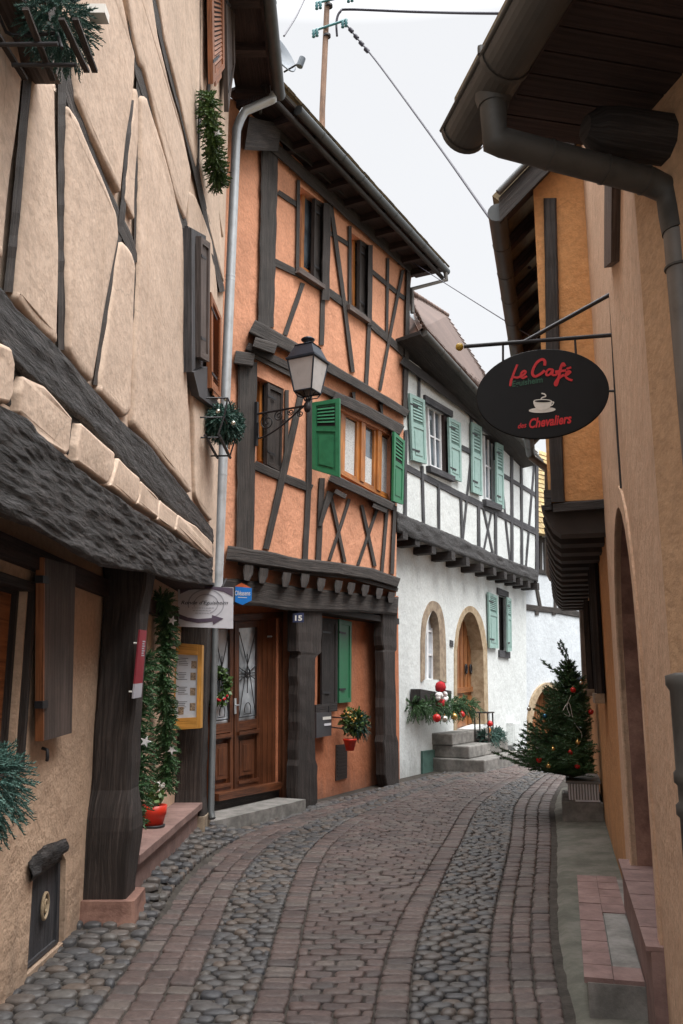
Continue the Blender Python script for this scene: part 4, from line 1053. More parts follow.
# upper windows and shutters
for wq_, s1, s2, fr_ in ((wa, [(410, 393), (425, 400), (427, 464), (413, 460)], [(449, 417), (461, 423), (462, 482), (450.6, 477)], .55), (wb, [(472.5, 422), (482, 427), (482.8, 496), (473, 492)], [(496.5, 442), (503.5, 445.5), (504.5, 509), (497.3, 506)], .6)):
    q = W.q(wq_, JW-.14); w_ = window(wh, subq(q, 0, fr_, 0, 1), W.n, 'wframe', 2, 2, .10, .04)
    mb = MB(); mb.quadbox(subq(q, fr_, 1, 0, 1), W.n, -.05, .12); mb.build('window_jamb', 't_soffit', w_, wh)
    mb = MB(); mb.quadbox([p for p in subq(W.q(wq_, JW), -.06, 1.06, -.11, .0)], W.n, -.03, .05); mb.build('lintel', 't_slate', wh)
    mb = MB(); mb.quadbox([p for p in subq(W.q(wq_, JW), -.10, 1.10, 1.0, 1.09)], W.n, -.03, .10); mb.build('window_sill', 't_slate', wh)
    for s_ in (s1, s2): shut(wh, 'shutter', W.q(s_, JW+.09), W.n, 'teal', -.045, .0, .44, True, 6, 'teal_d')
q = W.q(w4, -.12); mb = MB(); mb.quadbox(q, W.n, -.05, 0); mb.quadbox(subq(q, .3, .36, 0, 1), W.n, 0, .03); mb.build('window', 'dark', wh)
mb = MB(); mb.quadbox(W.q([(496.5, 587.5), (507.5, 592), (507.5, 598), (496.5, 594)], 0), W.n, -.02, .035); mb.build('lintel', 't_slate', wh)
mb = MB(); mb.quadbox(W.q([(498, 650), (508.5, 652), (508.5, 658.5), (498, 657)], 0), W.n, -.02, .05); mb.build('window_sill', 't_slate', wh)
shut(wh, 'shutter', W.q([(488.7, 592), (497.8, 596), (498.8, 648.5), (490, 648)], .08), W.n, 'teal', -.04, 0, .36, True, 6, 'teal_d')
shut(wh, 'shutter', W.q([(507.5, 597), (511.5, 599), (512, 651), (508, 652)], .12), W.n, 'teal', -.04, 0, .36, True, 6, 'teal_d')
# arch surrounds
def surround(pl, root, outer, inner, off, mat, name):
    outer = sm2(outer); inner = sm2(inner); mb = MB(); n = len(outer)
    for i in range(n-1):
        q = [pl.hit(*outer[i], off), pl.hit(*outer[i+1], off), pl.hit(*inner[i+1], off), pl.hit(*inner[i], off)]
        mb.box8([p-pl.n*(.37+off) for p in q], q)
    return mb.build(name, mat, root)
surround(W, wh, [(421.5, 682), (421.5, 640), (423.5, 618), (429, 604), (434, 601), (440.5, 606), (444.5, 622), (446, 645), (446.5, 683)], [(425, 679), (425.2, 640), (427, 622), (431, 612.5), (434, 611), (437.3, 616.5), (439.2, 628), (439.8, 645), (440, 680)], .025, 'sand_b', 'window_surround')
surround(W, wh, [(454.5, 734), (454.7, 650), (457.5, 627), (463, 612), (469.5, 606), (476.5, 609.5), (483, 622), (487.2, 645), (488.5, 722)], [(457.2, 734), (457.2, 650), (459.7, 630), (464.3, 617), (469.3, 612), (474.8, 616), (479.5, 629.5), (483.2, 650), (484.7, 724)], .02, 'sand_y', 'door_surround')
q = W.q([(424.3, 604), (437.5, 609), (437.5, 682), (424.3, 681)], -.17); window(wh, q, W.n, 'wframe', 2, 3, .14, .035, 'glass_l')
q = W.q([(453, 600), (490, 612), (490, 724), (453, 735)], -.30)
mb = MB(); mb.quadbox(q, W.n, -.05, 0)
for u in [.1*i for i in range(1, 10)]: mb.quadbox(subq(q, u-.04, u+.035, .02, .66), W.n, 0, .022)
mb.quadbox(subq(q, .02, .98, .66, .70), W.n, 0, .06); mb.quadbox(subq(q, .06, .30, .73, .95), W.n, 0, .03); mb.quadbox(subq(q, .36, .62, .73, .95), W.n, 0, .03)
dr2 = mb.build('door', 'w_arch', wh)
for u in (.28, .40):
    mb = MB(); c_ = bil(q, u, .52)+W.n*.05; mb.tube([c_ + V((0, 0, .10*math.cos(a))) + W.d*.05*math.sin(a) for a in [i*math.pi/5 for i in range(11)]], .018, 5, False); mb.build('door_wreath', 'iron', dr2, wh)
q = W.q([(421.3, 751), (434, 749.5), (434, 773), (421.3, 777)], .012); mb = MB(); mb.quadbox(q, W.n, -.01, .02); frame_mb(mb, q, W.n, .02, .035, .08, .05); mb.build('meter_hatch', 'teal_d', wh)
q = W.q([(450, 640), (453, 641), (453, 647), (450, 646)], .012); mb = MB(); mb.quadbox(q, W.n, -.01, .01); mb.build('door_plate', 't_slate', wh)
# roof
gwL = W.hit(424, 333, JW+.55); gwR = W.hit(541, 462, JW+.50); tw = (gwR-gwL).normalized()
gwL0 = gwL - tw*.08
mb = MB(); mb.tube([gwL, gwR], .07, 12); g_ = mb.build('gutter', 'gut_near', wh)
for i in range(1, 9):
    mb = MB(); p = gwL.lerp(gwR, i/9); mb.tube([p-tw*.015, p+tw*.015], .076, 12); mb.build('gutter_bracket', 'gut_near', g_, wh)
mb = MB(); mb.box8([gwL0-up*.05-W.n*.04, gwR-up*.05-W.n*.04, gwR-W.n*.62-up*.12, gwL0-W.n*.62-up*.12], [gwL0-W.n*.04+up*.02, gwR-W.n*.04+up*.02, gwR-W.n*.62-up*.05, gwL0-W.n*.62-up*.05])
mb.build('eaves', 't_black', wh)
BK = 2.6; WR = Plane(-7.65, 0, .56, 1)
r0 = W.hit(400, 286, JW+.5-BK); r1 = W.hit(447, 316, JW+.5-BK)
e0 = gwL0+up*.06; e1 = gwR+up*.06; sl1 = r1-e1; sl0 = r0-e0
nw = (e1-e0).cross(r0-e0).normalized()
if nw.z < 0: nw = -nw
mb = MB(); mb.add([e0, e1, r1, r0], [[0, 1, 2, 3]]); mb.add([e0-nw*.08, e1-nw*.08, r1-nw*.08, r0-nw*.08], [[0, 1, 2, 3]]); rf = mb.build('roof', 'tile', wh)
mb = MB(); RR, CC = 26, 54
for r in range(RR):
    for c in range(CC):
        o_ = .5 if r % 2 else 0; u0 = (c+o_)/CC; u1 = min(1, (c+o_+.93)/CC)
        if u0 >= 1: continue
        P_ = lambda u, v: e0.lerp(e1, u).lerp(r0.lerp(r1, u), v)
        a, b = P_(u0, r/RR), P_(u1, r/RR); c_, d_ = P_(u1, min(1, (r+1.15)/RR)), P_(u0, min(1, (r+1.15)/RR)); k = R.uniform(0, .01)
        mb.add([a+nw*(.035+k), b+nw*(.035+k), c_+nw*.008, d_+nw*.008, a, b], [[0, 1, 2, 3], [4, 5, 1, 0]])
mb.build('roof_tiles', 'tile', rf, wh)
mb = MB()
for i in range(16):
    a = r0.lerp(r1, i/16); b = r0.lerp(r1, (i+1.1)/16); mb.tube([a+up*.01, b+up*.03], .07, 8)
mb.build('ridge_tiles', 'tile', rf, wh)
# back slope and gable so the roof is a solid
bk0 = r0-W.n*2.6-up*2.8; bk1 = r1-W.n*2.6-up*2.8
mb = MB(); mb.add([r0, r1, bk1, bk0], [[0, 1, 2, 3]]); mb.add([e1, r1, bk1], [[0, 1, 2]]); mb.add([e0, r0, bk0], [[0, 1, 2]]); mb.build('roof_back', 'tile', rf, wh)
q = [W.hit(406, 312, .3), W.hit(424, 331, .4), W.hit(421, 322, .1), W.hit(407, 309, .1)]; mb = MB(); mb.quadbox(q, up, 0, .03); mb.build('lead_flashing', 'zinc', rf, wh)
# steps in front of the arched door
st = thing('stone_steps', 'three grey stone steps leading up to the arched wooden door', 'steps', tuple(W.pt(19.6, 0)))
sA = W.sz(449, 770)[0]; 
def stp(nm, s0, s1, d, z0, z1): 
    mb = MB(); mb.box((s0, -.3, z0), (s1, d, z1), (W.d, W.n, up), W.p); o = mb.build(nm, 'concrete', st)
    bv = o.modifiers.new('bevel', 'BEVEL'); bv.width = .025; bv.segments = 2
s0 = (V((2.20, 15.4, 0))-W.p).dot(W.d)
A_ = atZ(484.7, 778, 0); sF = (A_-W.p).dot(W.d); C_ = atZ(527, 770, 0); sC = (C_-W.p).dot(W.d); dF = (A_-W.p).dot(W.n)
print('steps', sF, sC, dF)
sF = W.sz(484.7, 772, 1.05)[0]; sC = W.sz(528, 765, 1.05)[0]
stp('step', sF, sC, 1.05, -.05, .25)
B_ = W.sz(455, 757)
s2 = W.sz(455, 750)[0]
stp('step', sF+.06, W.sz(508, 740, .74)[0], .74, .25, .48); stp('step', sF+.04, W.sz(487, 733, .42)[0], .42, .48, .70)
# ================================================================ FAR white house
F = Plane(4.72-.837*22.3, 0, .837, 1)
fh = thing('far_white_house', 'white house at the street end with half-timbering and a yellow stone archway', 'house', tuple(F.pt(29, 0)))
fo = [(524, 530), (640, 548), (640, 780), (524, 780)]
arf = [(532, 775), (532.5, 722), (536, 704), (541, 693), (547.5, 687), (555, 690), (561, 701), (565, 717), (567, 775)]
wall_face(F, fo, [sm2(arf)], 0, .4).build('wall', 'white_far', fh)
mb = MB(); mb.box((29.2, -5, 0), (36, -.42, 5.6), (F.d, F.n, up), F.p); mb.build('house_body', 'white_far', fh)
surround(F, fh, [(528, 775), (528.5, 720), (532, 700), (538.5, 688), (547.5, 682.5), (557, 685.5), (564.5, 696), (569, 714), (571, 775)], [(532, 775), (532.5, 722), (536, 704), (541, 693), (547.5, 687), (555, 690), (561, 701), (565, 717), (567, 775)], .06, 'sand_y', 'arch_surround')
q = F.q([(526, 680), (575, 686), (575, 778), (526, 778)], -.38); mb = MB(); mb.quadbox(q, F.n, -.03, 0)
for i in range(12): mb.quadbox(subq(q, i/12, (i+.9)/12, 0, 1), F.n, 0, .02)
mb.build('door', 'w_arch', fh)
def fb(nm, pts, w_, m='t_grey'): return beam(fh, nm, F, pts, w_, -.03, .03, m, .06, 8)
fb('rail', [(526, 607), (560, 611), (600, 618)], 6); fb('rail', [(536, 571), (560, 575), (600, 581)], 5); fb('rail', [(536, 539), (600, 548)], 5)
for a, b in (((540.5, 535), (541, 573)), ((555, 577), (555.5, 611)), ((571.5, 578), (566, 612)), ((534, 573), (541, 609)), ((545, 541), (546, 573)), ((581, 580), (583, 613)), ((560, 545), (562, 575)), ((576, 548), (571, 577))): fb('stud', [a, b], 3)
for x in (537, 554, 569): fb('beam_end', [(x, 608), (x, 615)], 4)
f0 = F.hit(524, 533, .35); f1 = F.hit(640, 551, .35); slf = -F.n*2.2+up*3.4; nf = (up*2.2+F.n*3.4).normalized()
mb = MB(); mb.box8([f0, f1, f1+slf, f0+slf], [f0+nf*.05, f1+nf*.05, f1+slf+nf*.05, f0+slf+nf*.05]); rf = mb.build('roof', 'tile_y', fh)
mb = MB(); tiled(mb, f0+nf*.05, f1+nf*.05, slf, nf, 18, 40); mb.build('roof_tiles', 'tile_y', rf, fh)
# ================================================================ RIGHT: café building with the pointed arch
RY = 1/math.sqrt(1+.256**2)
def sR(Y): return Y/RW.d.y
cb = thing('cafe_building', 'pinkish beige rendered building on the right with a tall pointed arch doorway and tiled ledge', 'building', tuple(RW.pt(5, 0)))
YA0, YA1 = 3.05, 6.4
arch_n, arch_f = 4.15, 5.75; ztop = 2.62; zs = 1.55
def archpts(yn, yf, z0, zs, zt, n=7, ap=.48):
    ym = yn+(yf-yn)*ap; o_ = [(sR(yn), z0), (sR(yn), zs)]
    for i in range(1, n): a = i/n*math.pi/2; o_.append((sR(yn+(ym-yn)*(1-math.cos(a))), zs+(zt-zs)*math.sin(a)**.9))
    o_.append((sR(ym), zt))
    for i in range(n-1, 0, -1): a = i/n*math.pi/2; o_.append((sR(yf+(ym-yf)*(1-math.cos(a))), zs+(zt-zs)*math.sin(a)**.9))
    o_ += [(sR(yf), zs), (sR(yf), z0)]; return o_
ap = archpts(arch_n, arch_f, .44, zs, ztop)
sz_wall(RW, [(sR(YA0), -.1), (sR(YA1), -.1), (sR(YA1), 6.3), (sR(YA0), 6.3)], [ap], 0, .42, .3, cb, 'wall', 'pink')
# thin rebate around the arch
mb = MB(); ap2 = archpts(arch_n-.10, arch_f+.10, .44, zs, ztop+.12)
for i in range(len(ap)-1):
    q = [RW.pt(*ap2[i], .012), RW.pt(*ap2[i+1], .012), RW.pt(*ap[i+1], .012), RW.pt(*ap[i], .012)]; mb.box8([p-RW.n*.05 for p in q], q)
mb.build('arch_surround', 'pink', cb)
mb = MB()
for i in range(len(ap)-1):
    q = [RW.pt(*ap[i], -.03), RW.pt(*ap[i+1], -.03), RW.pt(*ap[i+1], -.40), RW.pt(*ap[i], -.40)]
    c = RW.pt(sR((arch_n+arch_f)/2), 1.5, -.2); n = qn(q, c); mb.quadbox(q, n, -.01, .008)
mb.build('arch_reveal', 'sand_r', cb)
q = [RW.pt(sR(arch_n-.1), 2.8, -.40), RW.pt(sR(arch_f+.1), 2.8, -.40), RW.pt(sR(arch_f+.1), .4, -.40), RW.pt(sR(arch_n-.1), .4, -.40)]
mb = MB(); mb.quadbox(q, RW.n, -.06, 0); mb.quadbox(subq(q, .47, .5, 0, 1), RW.n, 0, .03)
for v in (.35, .62, .9): mb.quadbox(subq(q, .08, .44, v-.2, v), RW.n, 0, .02); mb.quadbox(subq(q, .53, .9, v-.2, v), RW.n, 0, .02)
mb.build('door', 't_black', cb)
# ledge and pavers in front of it
mb = MB(); mb.box((sR(4.02), -.38, .0), (sR(5.95), .055, .455), (RW.d, RW.n, up), RW.p)
lg = mb.build('doorstep_ledge', 'rtile', cb)
for k in range(6):
    mb = MB(); a = 4.02+k*.322; mb.box((sR(a), -.38, .457), (sR(a+.312), .075, .475), (RW.d, RW.n, up), RW.p); mb.build('ledge_tile', 'rtile', lg, cb)
fs_ = thing('tiled_step', 'low pink tiled step along the right-hand wall, its near part mended with cement', 'step', tuple(RW.pt(sR(4.8), 0, .2)))
y0_, y1_, dw = 4.45, 6.75, .335
mb = MB(); mb.box((sR(y0_), .0, -.02), (sR(y1_), dw-.01, .175), (RW.d, RW.n, up), RW.p); mb.build('step_base', 'concrete', fs_)
nt_ = 11; L_ = (y1_-y0_)/nt_
for i in range(nt_):
    for j, (d0, d1) in enumerate(((.06, .195), (.203, dw))):
        if j == 0 and 1 <= i <= 5: continue
        a = y0_+i*L_; mb = MB(); e = R.uniform(-.002, .002)
        mb.box((sR(a+.006), d0, .17), (sR(a+L_-.002), d1+.006, .196+e), (RW.d, RW.n, up), RW.p); mb.build('tile', 'rtile', fs_)
mb = MB(); mb.box((sR(y0_+L_), .065, .17), (sR(y0_+6*L_), .197, .192), (RW.d, RW.n, up), RW.p); mb.build('cement_patch', 'concrete', fs_)
# other faces of the building
C2 = Plane(0, 0, -.222, -1); cx0 = .38+.256*YA0
C2.p = V((cx0, YA0, 0))
mb = MB(); mb.add([C2.pt(0, -.1), C2.pt(-3.2, -.1), C2.pt(-3.2, 4.2), C2.pt(0, 4.2)], [[0, 1, 2, 3]]); mb.build('near_wall', 'ochre2', cb)
mb = MB(); fy = RW.pt(sR(YA1), 0); mb.add([fy, fy-RW.n*4, fy-RW.n*4+up*6.3, fy+up*6.3], [[0, 1, 2, 3]]); mb.build('far_wall', 'pink', cb)
# near low eave: planked soffit, gutter, swan-neck downpipe
G0 = atZ(463, 134, 3.72); gd = V((.222, -1, 0)).normalized(); gr = V((1, .222, 0)).normalized()
G1 = G0+gd*3.6
mb = MB(); 
N_ = 14
prof_ = [(math.cos(a), math.sin(a)) for a in [math.pi+math.pi*i/N_ for i in range(N_+1)]]
r_ = .088; vs = []
for P_ in (G0, G1):
    for c, s in prof_: vs.append(P_+gr*c*r_+up*s*r_)
    for c, s in prof_[::-1]: vs.append(P_+gr*c*(r_-.004)+up*s*(r_-.004))
n = len(prof_)*2
mb.add(vs, [[i, (i+1) % n, n+(i+1) % n, n+i] for i in range(n)], None, False); mb.add(vs[:n//2], [list(range(n//2))])
mb.tube([G0-gr*r_, G1-gr*r_], .010, 8); gt = mb.build('gutter', 'gut_near', cb)
mb = MB()
for t in (.02, .42, 1.1, 1.8):
    P_ = G0+gd*t; vs = []
    for q_ in (P_-gd*.012, P_+gd*.012):
        for c, s in prof_: vs.append(q_+gr*c*(r_+.006)+up*s*(r_+.006))
    k = len(prof_); mb.add(vs, [[i, i+1, k+i+1, k+i] for i in range(k-1)], None, True)
    if t > .1: mb.tube([P_-gr*(r_+.004), P_-gr*(r_+.004)+up*.03], .012, 6)
mb.build('gutter_bracket', 'gut_near', gt, cb)
S0 = G0+gr*.10+up*.05-gd*.03
mb = MB(); k = 0
while k < 26:
    a = S0+gd*(.115*k+.004); b = S0+gd*(.115*(k+1)-.004)
    mb.box8([a, a+gr*2.6, b+gr*2.6, b], [a+up*.02, a+gr*2.6+up*.02, b+gr*2.6+up*.02, b+up*.02]); k += 1
mb.box8([S0+up*.02, S0+gr*2.6+up*.02, S0+gr*2.6+gd*3.2+up*.02, S0+gd*3.2+up*.02], [S0+up*.05, S0+gr*2.6+up*.05, S0+gr*2.6+gd*3.2+up*.05, S0+gd*3.2+up*.05])
mb.build('soffit_boards', 't_soffit', cb)
mb = MB(); a = S0-gr*.005-up*.04; mb.box8([a, a+gr*.022, a+gr*.022+gd*3.2, a+gd*3.2], [a+up*.10, a+gr*.022+up*.10, a+gr*.022+gd*3.2+up*.10, a+gd*3.2+up*.10]); mb.build('fascia', 't_soffit', cb)
a = atZ(585, 128, 3.60); a = V((a.x, a.y, 3.60)); mb = MB()
mb.tube([a, a+gr*.05, a+gr*.12, a+gr*1.6], .1, 10, True, True, [.045, .085, .095, .10]); mb.build('plate_beam_end', 't_black', cb)
rz = S0+up*.06-gr*.12
mb = MB(); sl_ = gr*3+up*2.2; mb.box8([rz, rz+gd*3.3, rz+gd*3.3+sl_, rz+sl_], [rz+up*.07, rz+gd*3.3+up*.07, rz+gd*3.3+sl_+up*.07, rz+sl_+up*.07]); mb.build('roof', 'tile_old', cb)
# swan neck
T0 = G0+gd*.30; 
pA = T0-up*.05; pB = T0-up*.235; pE = V((1.215, 2.86, 3.42)); pF = V((1.225, 2.84, 3.22))
dpts = [pA, pB, pB.lerp(pE, .04), pB.lerp(pE, .55), pB.lerp(pE, .88), pE.lerp(pF, .0)+V((.0, 0, -.02)), pE.lerp(pF, .6), pF, V((1.228, 2.84, 1.7)), V((1.21, 2.84, 1.62))]
mb = MB(); mb.tube([pA+up*.02, pA-up*.05], .06, 14, radii=[.075, .055]); mb.tube(dpts[:8], .052, 16); dn_ = mb.build('downpipe', 'gut_near', cb)
mb = MB(); mb.tube(dpts[7:], .047, 16); mb.build('straight_pipe', 'zinc_old', dn_, cb)
for P_ in (pB.lerp(pE, .30), pB.lerp(pE, .62), pB.lerp(pE, .86), V((1.226, 2.84, 3.08))):
    d_ = (pE-pB).normalized() if P_.z > 3.3 else up
    mb = MB(); mb.tube([P_-d_*.004, P_+d_*.004], .055, 16); mb.build('pipe_seam', 'gut_near', dn_, cb)
bx, by = 1.155, 2.86
mb = MB(); mb.lathe(V((bx, by, 0)), [(.075, -.03), (.075, .0), (.068, .02), (.068, 1.18), (.078, 1.19), (.078, 1.22), (.068, 1.23), (.068, 1.28), (.078, 1.29), (.078, 1.32), (.070, 1.33), (.070, 1.58), (.082, 1.60), (.082, 1.63), (.05, 1.64)], 20)
mb.build('cast_iron_boot', 'gut_near', dn_, cb)
# ================================================================ ochre jettied house beyond
mh = thing('ochre_house', 'ochre timber-framed house with overhanging upper floor just beyond the café sign', 'house', tuple(RW.pt(sR(9), 0)))
YB0, YB1 = 6.4, 13.6; ZJ, ZT = 3.0, 5.65; JB = .41
mb = MB(); mb.box((sR(YB0)+.004, -3.5, -.1), (sR(YB1), -.02, ZJ), (RW.d, RW.n, up), RW.p); mb.build('ground_floor_wall', 'ochre', mh)
mb = MB(); mb.box((sR(YB0)+.002, -3.5, ZJ+.002), (sR(YB1)+.1, JB, ZT+.1), (RW.d, RW.n, up), RW.p); mb.build('upper_wall', 'ochre', mh)
G_ = mb = MB(); a0 = RW.pt(sR(YB0), 0, 0)
mb.add([RW.pt(sR(YB0), ZT, JB), RW.pt(sR(YB0), ZT, -4), RW.pt(sR(YB0), ZT+3.2, -2.6), RW.pt(sR(YB0), ZT+.1, JB)], [[0, 1, 2, 3]]); mb.build('gable_wall', 'ochre', mh)
# joists under the jetty: profiled ends
for i in range(15):
    s_ = sR(YB0)+.05+i*.50; mb = MB(); pr = [(-.05, -.25), (JB-.08, -.25), (JB-.02, -.20), (JB+.02, -.12), (JB+.05, -.05), (JB+.06, -.01), (-.05, -.01)]
    A1 = [RW.pt(s_, ZJ+z, d) for d, z in pr]; mb.poly(A1, RW.d, 0, .22); mb.build('joist', 't_black', mh)
mb = MB(); mb.box((sR(YB0), JB-.02, ZJ-.06), (sR(YB1), JB+.035, ZJ+.10), (RW.d, RW.n, up), RW.p); mb.build('sill_beam', 't_black', mh)
SA = Plane(0, 0, 0, 1); SA.p = RW.pt(sR(YB0), 0, 0); SA.d = -RW.n; SA.n = -RW.d       # the end wall that faces the café
def sbm(nm, pts, w_, o1=.03, m='t_black'): return beam(mh, nm, SA, pts, w_, -.02, o1, m, .05)
sbm('corner_post', [(550, 198), (553, 350), (558, 502)], [13, 14, 14], .05); sbm('sill_beam', [(553, 508), (605, 504)], 10, .04)
sbm('post', [(597, 130), (600, 270), (604, 330)], [12, 12, 9], .06)
p = SA.hit(590, 225, .03); mb = MB(); mb.tube([p, p-up*.5], .02, 6); mb.build('shutter_rod', 'iron', mh)
# café building's boarded corner
mb = MB(); q = RW.q([(604.5, 135), (612, 150), (611, 262), (604, 268)], .04); mb.quadbox(q, RW.n, -.04, .0); mb.build('corner_board', 'w_shut', cb)
# eaves of the ochre house
e0 = RW.pt(sR(YB0)-.12, ZT-.18, JB+.30); e1 = RW.pt(sR(YB1), ZT-.25, JB+.30)
mb = MB(); mb.tube([e0, e1], .078, 14); mb.tube([e0, e0+RW.d*.01], .081, 14); g_ = mb.build('gutter', 'gut_dark', mh)
for i in range(1, 14): mb = MB(); a = e0.lerp(e1, i/14); mb.tube([a-RW.d*.01, a+RW.d*.01], .082, 14); mb.build('gutter_bracket', 'gut_dark', g_, mh)
sl2 = -RW.n*3.6+up*3.5; r0_ = e0+up*.10-RW.n*.02; r1_ = e1+up*.10-RW.n*.02; nr = (RW.n*3.5+up*3.6).normalized()
mb = MB(); mb.box8([r0_, r1_, r1_+sl2, r0_+sl2], [r0_+nr*.08, r1_+nr*.08, r1_+sl2+nr*.08, r0_+sl2+nr*.08]); rf = mb.build('roof', 'tile_old', mh)
mb = MB()
for i in range(14):
    a = r0_.lerp(r1_, (i+.2)/14.5)-up*.02; mb.box8([a, a+RW.d*.1, a+RW.d*.1+sl2*.25, a+sl2*.25], [a-up*.11, a+RW.d*.1-up*.11, a+RW.d*.1+sl2*.25-up*.11, a+sl2*.25-up*.11])
mb.build('rafters', 't_soffit', rf, mh)
mb = MB(); a = r0_-RW.d*.05; mb.box8([a, a+RW.d*.04, a+RW.d*.04+sl2, a+sl2], [a-up*.22, a+RW.d*.04-up*.22, a+RW.d*.04+sl2-up*.22, a+sl2-up*.22]); mb.build('bargeboard', 't_black', rf, mh)
mb = MB(); mb.tube([r0_-RW.d*.08+up*.03, r0_-RW.d*.08+sl2+up*.03], .028, 8); mb.build('verge_gutter', 'gut_dark', rf, mh)
# far downpipe with its swan neck
Yq = YB1+.1; q0 = atY(549, 470, Yq)
pts = [e1+V((0, 0, -.05)), atY(548, 470, Yq), atY(549.5, 572, Yq), atY(552, 578, Yq), atY(579, 583, Yq), atY(582, 588, Yq), atY(586, 680, Yq), V((3.93, Yq, .0))]
mb = MB(); mb.tube(pts[:7], .065, 12); d_ = mb.build('downpipe', 'zinc_old', mh)
mb = MB(); mb.tube([pts[6]+up*.02, V((pts[6].x+.02, Yq, .0))], .085, 12); mb.build('clay_pipe_boot', 'sand_y', d_, mh)
# windows of the ochre house, shutters standing out
for y_, z0, z1, wd in ((8.2, 1.52, 2.8, .55), (10.8, 1.55, 2.65, .5)):
    a = sR(y_); q = [RW.pt(a, z1, .0), RW.pt(a+wd, z1, .0), RW.pt(a+wd, z0, .0), RW.pt(a, z0, .0)]
    w_ = MB(); w_.quadbox(subq(q, 0, 1, 0, 1), RW.n, -.01, .012); frame_mb(w_, q, RW.n, .012, .05, .12, .06); wi = w_.build('window', 'dark', mh)
    mb = MB(); mb.quadbox(subq(q, .12, .88, .06, .94), RW.n, .012, .02); mb.build('pane', 'glass', wi, mh)
    for sgn in (0, 1):
        b = RW.pt(a+(wd+.01)*sgn, 0, 0); n_ = RW.n
        qq = [b+up*z1+n_*.02, b+up*z1+n_*.07, b+up*z0+n_*.07, b+up*z0+n_*.02]
        mb = MB(); mb.quadbox(qq, -RW.d, 0, .03); mb.build('shutter', 't_black', mh)
    mb = MB(); qq = [RW.pt(a-.05, z0, .0), RW.pt(a+wd+.05, z0, .0), RW.pt(a+wd+.05, z0-.09, .0), RW.pt(a-.05, z0-.09, .0)]; mb.quadbox(qq, RW.n, 0, .09); mb.build('window_sill', 'sand_b', mh)
# ================================================================ OBJECTS
X_, Y_, Z_ = V((1, 0, 0)), V((0, 1, 0)), V((0, 0, 1))
# ---- wall lantern on a scrolled bracket
P = O.hit(257, 414, .08); end = P+O.n*.74
lamp = thing('wall_lantern', 'dark four-sided street lantern with frosted glass on a scrolled iron wall bracket', 'lamp', tuple(P))
mb = MB(); mb.box((-.022, -.03, -.42), (.022, .012, .16), (O.d, O.n, up), P); mb.tube([P, end], .014, 8); mb.build('bracket_arm', 'iron', lamp)
mb = MB(); arc = [P+O.n*(.03+.60*t)+up*(-.33+.30*t**1.6) for t in [i/10 for i in range(11)]]; mb.tube([P-up*.12+O.n*.02]+[P-up*.25+O.n*.02]+arc+[end-O.n*.06-up*.015], .012, 6); mb.build('brace', 'iron', lamp)
def spiral(c, r0, turns, dir_=1, a0=0):
    n = int(14*turns); return [c+O.n*(r0*(1-i/n*.85)*math.cos(a0+dir_*i/14*2*math.pi))+up*(r0*(1-i/n*.85)*math.sin(a0+dir_*i/14*2*math.pi)) for i in range(n+1)]
for c, r_, a0 in ((P+O.n*.16-up*.13, .11, 1.6), (P+O.n*.33-up*.075, .07, 1.6), (P+O.n*.50-up*.05, .045, 2.5), (P+O.n*.64-up*.09, .045, 1.6), (P+O.n*.40-up*.17, .04, 0)):
    mb = MB(); mb.tube(spiral(c, r_, 1.7, 1, a0), .008, 5); mb.build('scroll', 'iron', lamp)
mb = MB(); mb.lathe(end, [(.001, -.09), (.03, -.08), (.045, -.04), (.045, .02), (.02, .05), (.02, .08)], 12); mb.build('hub', 'iron', lamp)
ld, ln_ = O.d, O.n
def sqr(a, z): return [end+ld*(-a)+ln_*(a)+up*z, end+ld*a+ln_*a+up*z, end+ld*a-ln_*a+up*z, end-ld*a-ln_*a+up*z]
zb, zc, zt = .17, .575, .775
lo, hi = sqr(.122, zb), sqr(.186, zc)
mb = MB()
for i in range(4): mb.tube([lo[i], hi[i]], .011, 6); mb.tube([lo[i], lo[(i+1) % 4]], .011, 6); mb.tube([hi[i], hi[(i+1) % 4]], .013, 6)
for i in range(4): m_ = lo[i]; mb.tube([m_, m_.lerp(end+up*zb, .25)-up*.06, m_.lerp(end+up*.06, .72), end+up*.02], .008, 5)
for i in range(4): m_ = lo[i].lerp(lo[(i+1) % 4], .5); mb.tube([m_, m_.lerp(end+up*zb, .5)-up*.05, end+up*.03], .006, 5)
mb.build('lantern_frame', 'navy', lamp)
for i in range(4):
    j = (i+1) % 4; q = [hi[i], hi[j], lo[j], lo[i]]; n_ = qn(q, end+up*.4)
    mb = MB(); mb.quadbox(subq(q, .03, .97, .02, .98), n_, 0, .004); mb.build('lantern_pane', 'lampgl', lamp)
mb = MB(); a, b = sqr(.205, zc+.0), sqr(.205, zc+.025); mb.box8(a, b); a2, b2 = sqr(.190, zc+.025), sqr(.118, zt); mb.box8(a2, b2); a3, b3 = sqr(.13, zt), sqr(.10, zt+.02); mb.box8(a3, b3)
rf = mb.build('lantern_roof', 'navy', lamp)
mb = MB(); mb.lathe(end+up*(zt+.02), [(.08, 0), (.045, .02), (.04, .05), (.085, .065), (.088, .08), (.06, .10), (.001, .11)], 16); mb.build('lantern_cap', 'navy', rf, lamp)
